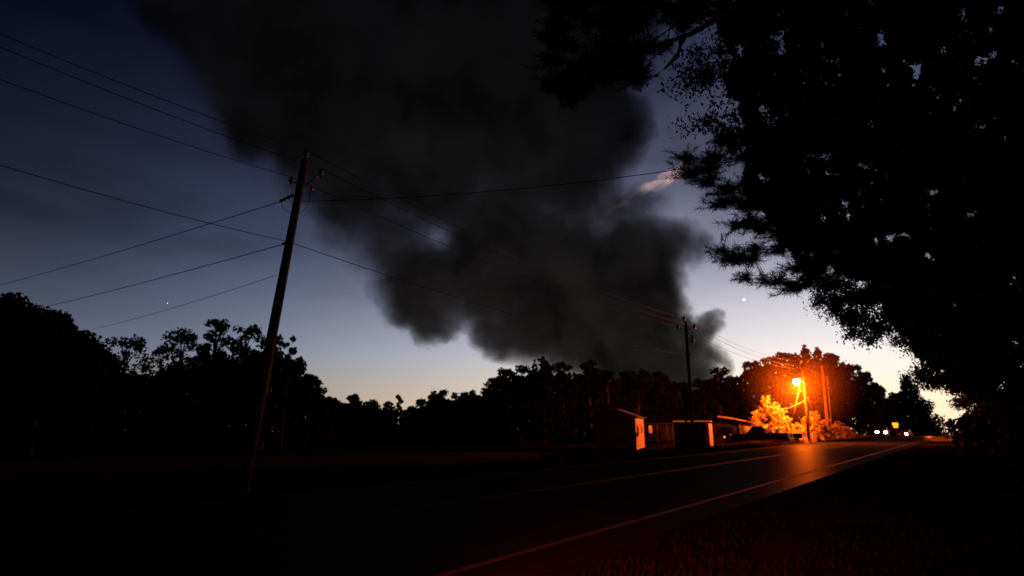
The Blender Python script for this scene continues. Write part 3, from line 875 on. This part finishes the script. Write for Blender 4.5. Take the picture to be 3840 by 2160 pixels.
def pickup(name, label, loc, rz, lit=0, size=1.0):
    """front toward local -x; length about 5.3 m"""
    root = thing(name, label, 'pickup truck', loc, rz)
    L, W = 5.3 * size, 1.85
    hw = W / 2
    # lower body with wheel cut-outs drawn in profile
    def arch(cx, r=.43, n=7, z=.38): return [(cx + r * math.cos(math.pi * (1 - k / n)), z + r * math.sin(math.pi * (1 - k / n)) * .95) for k in range(n + 1)]
    fx, rx = -1.75, 1.60
    prof = [(-2.62, .42)] + [(-2.58, .38)] + arch(fx) + arch(rx) + [(2.60, .40), (2.66, .50), (2.66, 1.10), (.62, 1.10), (.60, 1.06), (-1.05, 1.06), (-2.0, 1.02), (-2.52, .96), (-2.64, .80)]
    b = MB(); b.prism(prof, -hw, hw); o = b.build('body', M_BODY, root)
    m = o.modifiers.new('b', 'BEVEL'); m.width = .035; m.segments = 2
    # cab
    b = MB(); b.prism([(-1.10, 1.05), (.62, 1.05), (.56, 1.60), (.42, 1.74), (-.40, 1.76), (-.55, 1.70)], -hw * .86, hw * .86)
    o = b.build('cab', M_BODY, root); m = o.modifiers.new('b', 'BEVEL'); m.width = .04; m.segments = 2
    for s in (-1, 1):
        b = MB(); b.prism([(-.88, 1.10), (.50, 1.10), (.44, 1.56), (-.50, 1.62)], s * (hw * .86 + .006) - .004, s * (hw * .86 + .006) + .004)
        b.build('side_window', M_DARKW, root)
    b = MB(); Mw = Matrix.Identity(4)
    b.prism([(-1.09, 1.10), (-1.07, 1.10), (-.565, 1.66), (-.59, 1.66)], -hw * .78, hw * .78); b.build('windshield', M_DARKW, root)
    b = MB(); b.box((.645, 0, 1.36), (.02, 1.3, .38)); b.build('rear_window', M_DARKW, root)
    b = MB(); b.box((-2.70, 0, .52), (.16, W * .98, .2), bevel=.03); b.build('bumper', M_CHROME, root)
    b = MB(); b.box((2.72, 0, .52), (.14, W * .95, .18), bevel=.03); b.build('bumper', M_BODY, root)
    b = MB(); b.box((-2.64, 0, .80), (.06, 1.1, .22)); b.build('grille', M_RIM, root)
    for s in (-1, 1):
        b = MB(); b.box((-2.65, s * .70, .82), (.08, .42, .34), bevel=.05); b.build('headlight', head_mat(lit) if lit else M_RIM, root)
        b = MB(); b.box((2.665, s * .85, .85), (.03, .12, .36)); b.build('taillight', mat_basic('tail_lens', (.3, .02, .01), rough=.2), root)
        b = MB(); b.box((1.7, s * (hw - .05), 1.13), (1.9, .09, .07)); b.build('bed_rail', M_CHROME, root)
        b = MB(); b.box((-.85, s * (hw + .10), 1.15), (.10, .18, .16), bevel=.02); b.build('mirror', M_BODY, root)
    b = MB(); b.box((2.672, 0, .86), (.02, 1.5, .42)); b.build('tailgate', M_BODY, root)
    for x in (fx, rx):
        for s in (-1, 1): wheel(root, x, s * (hw - .14))
    return root

# parked pickup, nose away to the left, tail to the road
c = yard(2856, 1663, 57.5)
pickup('pickup_truck', 'dark parked pickup silhouetted in front of the lamplit bushes', c, R(-38))
# oncoming truck with headlights
px_ = at(3313, 1637, 117); c = Vector((px_.x, px_.y, gz(px_.x, px_.y)))
hd = math.atan2(DY, DX)
tk = pickup('pickup_truck', 'oncoming pickup with two white headlights at the road crest', c, hd, lit=260)
for s in (-1, 1):
    sl = bpy.data.lights.new('headlight_beam', 'SPOT'); sl.energy = 9000; sl.spot_size = R(40); sl.spot_blend = .8; sl.color = (1, .82, .62); sl.shadow_soft_size = .12
    so = bpy.data.objects.new('headlight_beam', sl); COL.objects.link(so)
    so.parent = tk; so.location = (-2.82, s * .7, .82); so.rotation_euler = (0, R(86), R(180)) 
# second vehicle: sedan
def sedan(label, loc, rz):
    root = thing('sedan_car', label, 'car', loc, rz)
    hw = .88
    def arch(cx, r=.38, n=7, z=.32): return [(cx + r * math.cos(math.pi * (1 - k / n)), z + r * math.sin(math.pi * (1 - k / n)) * .95) for k in range(n + 1)]
    prof = [(-2.25, .32)] + arch(-1.4) + arch(1.35) + [(2.25, .34), (2.3, .6), (2.22, .92), (1.5, .98), (-.9, .95), (-1.9, .82), (-2.28, .66)]
    b = MB(); b.prism(prof, -hw, hw); o = b.build('body', M_BODY, root); m = o.modifiers.new('b', 'BEVEL'); m.width = .05; m.segments = 2
    b = MB(); b.prism([(-1.0, .94), (1.7, .96), (1.1, 1.38), (-.25, 1.42)], -hw * .82, hw * .82); o = b.build('cabin', M_DARKW, root)
    b = MB(); b.prism([(-.30, 1.39), (1.12, 1.35), (1.05, 1.43), (-.2, 1.46)], -hw * .78, hw * .78); b.build('roof', M_BODY, root)
    b = MB(); b.box((-2.26, -.62, .70), (.06, .42, .28), bevel=.04); b.build('headlight', head_mat(70, (1.0, .8, .55)), root)
    b = MB(); b.box((-2.26, .62, .68), (.06, .34, .15), bevel=.02); b.build('headlight', M_RIM, root)
    b = MB(); b.box((-2.20, -.87, .68), (.18, .05, .12)); b.build('side_marker', mat_basic('red_marker', (.5, .05, .02), emis=(1, .05, .02), es=16), root)
    for x in (-1.4, 1.35):
        for s in (-1, 1): wheel(root, x, s * (hw - .12), .32, .2)
    return root
q = at(3396, 1633, 119); c = Vector((q.x, q.y, gz(q.x, q.y)))
sedan('dark car with one warm white lamp lit, right of the yellow sign', c, hd - R(8))
bl = bpy.data.lights.new('crest_red_fill', 'POINT'); bl.energy = 14000; bl.color = (1, .10, .02); bl.shadow_soft_size = .3  # added red fill to brighten the crest, set apart from the car
bo = bpy.data.objects.new('crest_red_fill', bl); COL.objects.link(bo); bo.location = c + Vector((-1.0, -8, 2.6))
# yellow sign
q = at(3358, 1595, 128)
c = Vector((q.x, q.y, gz(q.x, q.y)))
ys = thing('road_sign', 'yellow road sign glowing above the oncoming headlights', 'road sign', c, R(-30))
zc = q.z - c.z
MB().tube([(0, .05, 0), (0, .05, zc + .45)], .04, 6).build('post', M_STEEL, ys)
b = MB(); b.prism([(-.36, zc - .52), (.38, zc - .52), (.55, zc + .22), (.50, zc + .55), (-.55, zc + .55), (-.58, zc + .26)], -.015, .015)
b.build('sign_panel', mat_basic('yellow_sign_glow', (.8, .5, .02), (.75, .42, .02), scale=1.5, emis=(1.0, .55, .01), es=1.1), ys)  # headlight return off the panel imitated by emission
# roadside reflectors, their returned light put in as emission
def reflector_post(px, py, fwd, col, es, label, r=.08):
    q = at(px, py, fwd); c = Vector((q.x, q.y, gz(q.x, q.y)))
    m = thing('roadside_reflector', label, 'reflector', c)
    MB().tube([(0, 0, 0), (0, 0, max(.3, q.z - c.z))], .025, 6).build('post', M_GREYW, m)
    MB().lathe([(r * .9, -.02), (r, 0), (r * .9, .02)], (0, -.05, q.z - c.z), 10, Matrix.Rotation(R(90), 3, 'X')).build('reflector', mat_basic('reflector_glow', (.8, .5, .3), emis=col, es=es), m)
reflector_post(3189, 1608, 88, (1, .5, .25), 3.0, 'pale orange reflector on the left verge before the crest', .10)
reflector_post(3255, 1596, 100, (.6, .12, .1), .5, 'dim pinkish reflector left of the oncoming headlights', .10)
reflector_post(3601, 1607, 75, (1, .08, .06), 1.5, 'tiny red reflector beside the bottom of the bright gap', .05)

# utility trailer
c = yard(2966, 1655, 59.5)
ut = thing('utility_trailer', 'small dark utility trailer with a lit rim behind the pickup', 'trailer', c, R(8))
b = MB(); b.box((0, 0, .72), (1.75, 1.3, .44), bevel=.03); b.build('box_body', M_BODY, ut)
b = MB()
b.box((0, -.62, .96), (1.8, .07, .05)); b.box((0, .62, .96), (1.8, .07, .05)); b.box((-.88, 0, .96), (.06, 1.17, .05)); b.box((.88, 0, .96), (.06, 1.17, .05))
b.build('rim_rail', M_CHROME, ut)
b = MB(); b.tube([(-.87, 0, .55), (-1.6, 0, .5)], .04, 6); b.tube([(-1.55, 0, .5), (-1.55, 0, .02)], .03, 6); b.build('drawbar', M_STEEL, ut)
wheel(ut, .1, -.72, .30, .18); wheel(ut, .1, .72, .30, .18)
# white jug at lamp foot
c = yard(3048, 1641, 60.5)

# ------------------------------------------------------------------ stars
def star(px, py, r, es, label):
    p = Vector((0, 0, CH)) + ray(px, py).normalized() * 9000
    bm = bmesh.new(); bmesh.ops.create_icosphere(bm, subdivisions=2, radius=r); me = bpy.data.meshes.new('star'); bm.to_mesh(me); bm.free()
    o = link('star', me, mat_basic('starlight', (0, 0, 0), emis=(1, .92, .9), es=es)); o.location = p
    tag(o, label, 'star')
star(2790, 1124, 11, 6, 'bright evening star in the pale sky right of the smoke')
star(628, 1137, 5, 2, 'tiny faint star above the left treeline')

# ------------------------------------------------------------------ smoke plume
PUFFS = [
 (780, -160, 380, .45), (900, 90, 330, .42), (1150, -80, 420, .85), (1750, -40, 450, 1), (2150, 40, 340, 1), (980, 260, 300, .5), (1220, 260, 330, .8), (1550, 330, 420, 1), (1950, 360, 400, 1), (2250, 470, 205, .95),
 (960, 500, 190, .5), (1200, 560, 230, .8), (1330, 740, 220, .5), (1640, 640, 250, .75), (1900, 820, 240, .8), (2120, 690, 260, .6), (2340, 830, 200, .27), (1470, 900, 200, .36), (1850, 1000, 270, 1), (1600, 1080, 210, .9), (1480, 1050, 110, .5),
 (1640, 1215, 110, .75), (2120, 1060, 290, 1), (2390, 1010, 225, 1), (2500, 930, 140, .7), (2600, 955, 100, .5), (2000, 1220, 190, 1), (1880, 1270, 125, .8), (2250, 1220, 250, 1),
 (2450, 1170, 160, 1), (2420, 1340, 240, 1), (2120, 1320, 140, .6), (2580, 1250, 115, 1), (2660, 1215, 78, .95), (2620, 1340, 105, 1), (2690, 1378, 62, .7), (2500, 1450, 200, 1)]
def plume():
    pf = []
    for (x, y, r, w) in PUFFS:
        D = 210 + 240 * max(0, (y + 150)) / 1590
        c = at(x, y, D); rw = r / FPX * (c - Vector((0, 0, CH))).length
        pf.append((c, rw, w))
    bm = bmesh.new()
    for c, r, w in pf:
        bmesh.ops.create_icosphere(bm, subdivisions=3, radius=r * 1.06, matrix=Matrix.Translation(c))
    me = bpy.data.meshes.new('tmp'); bm.to_mesh(me); bm.free()
    o = bpy.data.objects.new('tmp', me); COL.objects.link(o)
    md = o.modifiers.new('r', 'REMESH'); md.mode = 'VOXEL'; md.voxel_size = 6.0
    dg = bpy.context.evaluated_depsgraph_get(); ev = o.evaluated_get(dg)
    me2 = bpy.data.meshes.new_from_object(ev); me2.name = 'smoke_plume'
    bpy.data.objects.remove(o)
    m = bpy.data.materials.new('smoke'); m.use_nodes = True; nt = m.node_tree; nt.nodes.clear()
    out = node(nt, 'ShaderNodeOutputMaterial')
    tc = node(nt, 'ShaderNodeNewGeometry')
    # domain warp by two noises
    n1 = node(nt, 'ShaderNodeTexNoise'); n1.inputs['Scale'].default_value = .020; n1.inputs['Detail'].default_value = 5.0; n1.inputs['Roughness'].default_value = .62
    nt.links.new(tc.outputs['Position'], n1.inputs['Vector'])
    sub = node(nt, 'ShaderNodeVectorMath', operation='SUBTRACT'); sub.inputs[1].default_value = (.5, .5, .5)
    nt.links.new(n1.outputs['Color'], sub.inputs[0])
    mad = node(nt, 'ShaderNodeVectorMath', operation='MULTIPLY_ADD'); mad.inputs[1].default_value = (56, 56, 56)
    nt.links.new(sub.outputs[0], mad.inputs[0]); nt.links.new(tc.outputs['Position'], mad.inputs[2])
    last = None
    for c, r, w in pf:
        dist = node(nt, 'ShaderNodeVectorMath', operation='DISTANCE'); dist.inputs[1].default_value = c
        nt.links.new(mad.outputs[0], dist.inputs[0])
        f = node(nt, 'ShaderNodeMath', operation='MULTIPLY_ADD'); f.inputs[1].default_value = -w / r * 1.05; f.inputs[2].default_value = w
        nt.links.new(dist.outputs['Value'], f.inputs[0])
        if last is None: last = f
        else:
            mx = node(nt, 'ShaderNodeMath', operation='SMOOTH_MAX'); mx.inputs[2].default_value = .12
            nt.links.new(last.outputs[0], mx.inputs[0]); nt.links.new(f.outputs[0], mx.inputs[1]); last = mx
    n2 = node(nt, 'ShaderNodeTexNoise'); n2.inputs['Scale'].default_value = .026; n2.inputs['Detail'].default_value = 5; n2.inputs['Roughness'].default_value = .62
    nt.links.new(mad.outputs[0], n2.inputs['Vector'])
    ad = node(nt, 'ShaderNodeMath', operation='MULTIPLY_ADD'); ad.inputs[1].default_value = .75; 
    nt.links.new(n2.outputs['Fac'], ad.inputs[0]); nt.links.new(last.outputs[0], ad.inputs[2])
    mr = node(nt, 'ShaderNodeMapRange', interpolation_type='SMOOTHSTEP'); mr.inputs['From Min'].default_value = .33; mr.inputs['From Max'].default_value = .86
    mr.inputs['To Min'].default_value = 0; mr.inputs['To Max'].default_value = .12
    nt.links.new(ad.outputs[0], mr.inputs['Value'])
    # no density outside the puffs themselves
    gate = node(nt, 'ShaderNodeMapRange', interpolation_type='SMOOTHSTEP'); gate.inputs['From Min'].default_value = .0; gate.inputs['From Max'].default_value = .12
    nt.links.new(last.outputs[0], gate.inputs['Value'])
    dn = node(nt, 'ShaderNodeMath', operation='MULTIPLY'); nt.links.new(mr.outputs[0], dn.inputs[0]); nt.links.new(gate.outputs[0], dn.inputs[1])
    ab = node(nt, 'ShaderNodeVolumeAbsorption'); ab.inputs['Color'].default_value = (0.0, 0.0, 0.0, 1)
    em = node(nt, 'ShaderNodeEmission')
    # emission stands in for scattered light, warmer and lighter low down
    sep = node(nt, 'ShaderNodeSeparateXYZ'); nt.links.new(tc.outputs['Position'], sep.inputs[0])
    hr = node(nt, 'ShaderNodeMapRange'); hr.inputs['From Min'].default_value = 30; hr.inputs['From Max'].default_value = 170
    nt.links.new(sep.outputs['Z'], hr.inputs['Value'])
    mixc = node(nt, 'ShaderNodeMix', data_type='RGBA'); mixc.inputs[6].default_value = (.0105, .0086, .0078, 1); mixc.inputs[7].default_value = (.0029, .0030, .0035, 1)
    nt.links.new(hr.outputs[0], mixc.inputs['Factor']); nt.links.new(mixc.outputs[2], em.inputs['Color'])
    nt.links.new(dn.outputs[0], ab.inputs['Density']); 
    n3 = node(nt, 'ShaderNodeMapRange'); n3.inputs['From Min'].default_value = .38; n3.inputs['From Max'].default_value = .66; n3.inputs['To Min'].default_value = 1.7; n3.inputs['To Max'].default_value = .35  # billow shading put into the emission strength
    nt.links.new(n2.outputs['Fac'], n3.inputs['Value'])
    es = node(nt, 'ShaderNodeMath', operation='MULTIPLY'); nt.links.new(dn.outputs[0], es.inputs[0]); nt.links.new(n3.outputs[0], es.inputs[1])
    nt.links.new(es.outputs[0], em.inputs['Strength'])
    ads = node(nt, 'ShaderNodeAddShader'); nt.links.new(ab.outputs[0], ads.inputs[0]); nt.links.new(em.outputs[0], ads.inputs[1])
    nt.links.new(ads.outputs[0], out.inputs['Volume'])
    m.cycles.volume_step_rate = 1.0
    me2.materials.clear()
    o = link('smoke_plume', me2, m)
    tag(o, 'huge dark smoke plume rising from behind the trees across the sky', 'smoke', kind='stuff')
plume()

# contrail: thin streak behind the smoke edge, its sunlight put in as emission
def contrail():
    a = at(2080, 900, 900); b_ = at(2560, 636, 900)
    rnd = random.Random(5); bm = bmesh.new()
    for i in range(70):
        t = rnd.random() ** .75
        p = a.lerp(b_, t)
        r = (1.6 + 6.5 * t) * rnd.uniform(.5, 1.15)
        p = p + Vector((rnd.gauss(0, 1), rnd.gauss(0, 2), rnd.gauss(0, 1))) * (1.2 + 2.6 * t)
        bmesh.ops.create_icosphere(bm, subdivisions=2, radius=r, matrix=Matrix.Translation(p) @ Matrix.Rotation(R(-24), 4, 'Y') @ Matrix.Diagonal((2.6, 1, 1, 1)))
    me = bpy.data.meshes.new('tmp'); bm.to_mesh(me); bm.free()
    t_ = bpy.data.objects.new('tmp', me); COL.objects.link(t_)
    md = t_.modifiers.new('r', 'REMESH'); md.mode = 'VOXEL'; md.voxel_size = 1.2
    dg = bpy.context.evaluated_depsgraph_get(); me2 = bpy.data.meshes.new_from_object(t_.evaluated_get(dg)); me2.name = 'contrail'
    bpy.data.objects.remove(t_)
    o = link('contrail', me2)
    m = bpy.data.materials.new('vapour_sunlight_glow'); m.use_nodes = True; nt = m.node_tree; nt.nodes.clear()
    out = node(nt, 'ShaderNodeOutputMaterial'); em = node(nt, 'ShaderNodeEmission'); em.inputs['Color'].default_value = (1.0, .55, .40, 1)
    g = node(nt, 'ShaderNodeNewGeometry'); nz = node(nt, 'ShaderNodeTexNoise'); nz.inputs['Scale'].default_value = .035; nz.inputs['Detail'].default_value = 3
    nt.links.new(g.outputs['Position'], nz.inputs['Vector'])
    mr = node(nt, 'ShaderNodeMapRange'); mr.inputs['From Min'].default_value = .38; mr.inputs['From Max'].default_value = .68; mr.inputs['To Max'].default_value = .016
    nt.links.new(nz.outputs['Fac'], mr.inputs['Value']); nt.links.new(mr.outputs[0], em.inputs['Strength']); nt.links.new(em.outputs[0], out.inputs['Volume'])
    o.data.materials.clear(); o.data.materials.append(m)
    tag(o, 'thin orange lit vapour streak emerging from the smoke toward the pine', 'contrail')
contrail()

# lamp haze: smoky air around the lamp, lit by it
def haze():
    bm = bmesh.new(); bmesh.ops.create_icosphere(bm, subdivisions=4, radius=7.0)
    me = bpy.data.meshes.new('lamp_haze'); bm.to_mesh(me); bm.free()
    m = bpy.data.materials.new('smoky_air'); m.use_nodes = True; nt = m.node_tree; nt.nodes.clear()
    out = node(nt, 'ShaderNodeOutputMaterial'); vs = node(nt, 'ShaderNodeVolumeScatter'); vs.inputs['Color'].default_value = (1, .7, .4, 1)
    tc = node(nt, 'ShaderNodeTexCoord'); ln = node(nt, 'ShaderNodeVectorMath', operation='LENGTH'); nt.links.new(tc.outputs['Object'], ln.inputs[0])
    mr = node(nt, 'ShaderNodeMapRange', interpolation_type='SMOOTHSTEP'); mr.inputs['From Min'].default_value = 6.8; mr.inputs['From Max'].default_value = -1.5
    mr.inputs['To Min'].default_value = 0; mr.inputs['To Max'].default_value = .0074
    nt.links.new(ln.outputs['Value'], mr.inputs['Value']); nt.links.new(mr.outputs[0], vs.inputs['Density']); nt.links.new(vs.outputs[0], out.inputs['Volume'])
    o = link('lamp_haze', me, m); o.location = LP
    tag(o, 'orange glowing smoky haze around the street lamp', 'haze', kind='stuff')
haze()

# ------------------------------------------------------------------ red tail light glow from the photographer's car
tl = bpy.data.lights.new('tail_light', 'SPOT'); tl.energy = 13000; tl.color = (1, .02, .012); tl.spot_size = R(52); tl.spot_blend = 1.0; tl.shadow_soft_size = .25
to = bpy.data.objects.new('tail_light', tl); COL.objects.link(to); to.location = (-.9, .9, .75)
to.rotation_euler = (R(76), 0, R(-24))

ml_ = bpy.data.lights.new('foliage_fill', 'POINT'); ml_.energy = 190; ml_.color = (1, .20, .08); ml_.shadow_soft_size = .2  # added fill light with no real source, warms the right-hand foliage
mo_ = bpy.data.objects.new('foliage_fill', ml_); COL.objects.link(mo_); mo_.location = (3.0, -2.2, 1.5)

# ------------------------------------------------------------------ world
w = bpy.data.worlds.new('World'); sc.world = w; w.use_nodes = True
nt = w.node_tree; nt.nodes.clear()
out = node(nt, 'ShaderNodeOutputWorld'); bg = node(nt, 'ShaderNodeBackground')
tc = node(nt, 'ShaderNodeTexCoord'); sep = node(nt, 'ShaderNodeSeparateXYZ'); nt.links.new(tc.outputs['Generated'], sep.inputs[0])
asn = node(nt, 'ShaderNodeMath', operation='ARCSINE'); nt.links.new(sep.outputs['Z'], asn.inputs[0])
el = node(nt, 'ShaderNodeMath', operation='MULTIPLY'); el.inputs[1].default_value = 1 / R(45); nt.links.new(asn.outputs[0], el.inputs[0])
cr = node(nt, 'ShaderNodeValToRGB'); nt.links.new(el.outputs[0], cr.inputs['Fac'])
STOPS = [(0.0, (1.15, .93, .66)), (.06, (1.1, .98, .80)), (.14, (1.0, .96, .90)), (.25, (.66, .66, .73)), (.36, (.32, .335, .44)), (.52, (.125, .135, .215)), (.70, (.044, .052, .098)), (.95, (.012, .016, .035))]
els = cr.color_ramp.elements
els[0].position, els[0].color = STOPS[0][0], (*STOPS[0][1], 1)
els[1].position, els[1].color = STOPS[-1][0], (*STOPS[-1][1], 1)
for p, c in STOPS[1:-1]:
    e = els.new(p); e.color = (*c, 1)
# azimuth falloff away from the sunset
flat = node(nt, 'ShaderNodeVectorMath', operation='MULTIPLY'); flat.inputs[1].default_value = (1, 1, 0); nt.links.new(tc.outputs['Generated'], flat.inputs[0])
nrm = node(nt, 'ShaderNodeVectorMath', operation='NORMALIZE'); nt.links.new(flat.outputs[0], nrm.inputs[0])
dt = node(nt, 'ShaderNodeVectorMath', operation='DOT_PRODUCT'); dt.inputs[1].default_value = (math.sin(R(37)), math.cos(R(37)), 0); nt.links.new(nrm.outputs[0], dt.inputs[0])
kk = node(nt, 'ShaderNodeMapRange'); kk.inputs['From Min'].default_value = 0; kk.inputs['From Max'].default_value = .28; kk.inputs['To Min'].default_value = 2.0; kk.inputs['To Max'].default_value = 3.0
nt.links.new(el.outputs[0], kk.inputs['Value'])
sb_ = node(nt, 'ShaderNodeMath', operation='SUBTRACT'); sb_.inputs[1].default_value = 1; nt.links.new(dt.outputs['Value'], sb_.inputs[0])
ml = node(nt, 'ShaderNodeMath', operation='MULTIPLY'); nt.links.new(sb_.outputs[0], ml.inputs[0]); nt.links.new(kk.outputs[0], ml.inputs[1])
ex = node(nt, 'ShaderNodeMath', operation='EXPONENT'); nt.links.new(ml.outputs[0], ex.inputs[0])
# blue shift away from the sunset
tint = node(nt, 'ShaderNodeMix', data_type='RGBA'); tint.inputs[6].default_value = (.84, 1.01, 1.48, 1); tint.inputs[7].default_value = (1, .97, 1.0, 1)
tr_ = node(nt, 'ShaderNodeMapRange'); tr_.inputs['From Min'].default_value = .35; tr_.inputs['From Max'].default_value = .95; nt.links.new(dt.outputs['Value'], tr_.inputs['Value'])
nt.links.new(tr_.outputs[0], tint.inputs['Factor'])
# but the horizon stays peach
hz = node(nt, 'ShaderNodeMapRange'); hz.inputs['From Min'].default_value = .16; hz.inputs['From Max'].default_value = .03; nt.links.new(el.outputs[0], hz.inputs['Value'])
tint2 = node(nt, 'ShaderNodeMix', data_type='RGBA'); nt.links.new(hz.outputs[0], tint2.inputs['Factor']); nt.links.new(tint.outputs[2], tint2.inputs[6]); tint2.inputs[7].default_value = (1.10, .98, .84, 1)
# faint high cloud
cn = node(nt, 'ShaderNodeTexNoise'); cn.inputs['Scale'].default_value = 3.2; cn.inputs['Detail'].default_value = 5; cn.inputs['Roughness'].default_value = .55
mp = node(nt, 'ShaderNodeMapping'); mp.inputs['Scale'].default_value = (1, 1, 2.4); nt.links.new(tc.outputs['Generated'], mp.inputs['Vector']); nt.links.new(mp.outputs[0], cn.inputs['Vector'])
cm = node(nt, 'ShaderNodeMapRange', interpolation_type='SMOOTHSTEP'); cm.inputs['From Min'].default_value = .40; cm.inputs['From Max'].default_value = .66; cm.inputs['To Min'].default_value = 1.0; cm.inputs['To Max'].default_value = .72
nt.links.new(cn.outputs['Fac'], cm.inputs['Value'])
ch = node(nt, 'ShaderNodeMapRange'); ch.inputs['From Min'].default_value = .18; ch.inputs['From Max'].default_value = .34; nt.links.new(el.outputs[0], ch.inputs['Value'])
cmx = node(nt, 'ShaderNodeMix', data_type='FLOAT'); cmx.inputs[2].default_value = 1.0; nt.links.new(ch.outputs[0], cmx.inputs[0]); nt.links.new(cm.outputs[0], cmx.inputs[3])
m1 = node(nt, 'ShaderNodeVectorMath', operation='MULTIPLY'); nt.links.new(cr.outputs['Color'], m1.inputs[0]); nt.links.new(tint2.outputs[2], m1.inputs[1])
m2 = node(nt, 'ShaderNodeVectorMath', operation='SCALE'); nt.links.new(m1.outputs[0], m2.inputs[0]); nt.links.new(ex.outputs[0], m2.inputs['Scale'])
m3 = node(nt, 'ShaderNodeVectorMath', operation='SCALE'); nt.links.new(m2.outputs[0], m3.inputs[0]); nt.links.new(cmx.outputs[0], m3.inputs['Scale'])
nt.links.new(m3.outputs[0], bg.inputs['Color']); bg.inputs['Strength'].default_value = 1.0
nt.links.new(bg.outputs[0], out.inputs['Surface'])

# ------------------------------------------------------------------ render settings
sc.view_settings.view_transform = 'Standard'; sc.view_settings.look = 'None'; sc.view_settings.exposure = 0
sc.cycles.use_denoising = True
sc.cycles.max_bounces = 4; sc.cycles.diffuse_bounces = 1; sc.cycles.glossy_bounces = 2; sc.cycles.volume_bounces = 0; sc.cycles.transparent_max_bounces = 8
sc.cycles.volume_step_rate = 0.35
sc.cycles.volume_max_steps = 256
sc.cycles.sample_clamp_indirect = 2.0
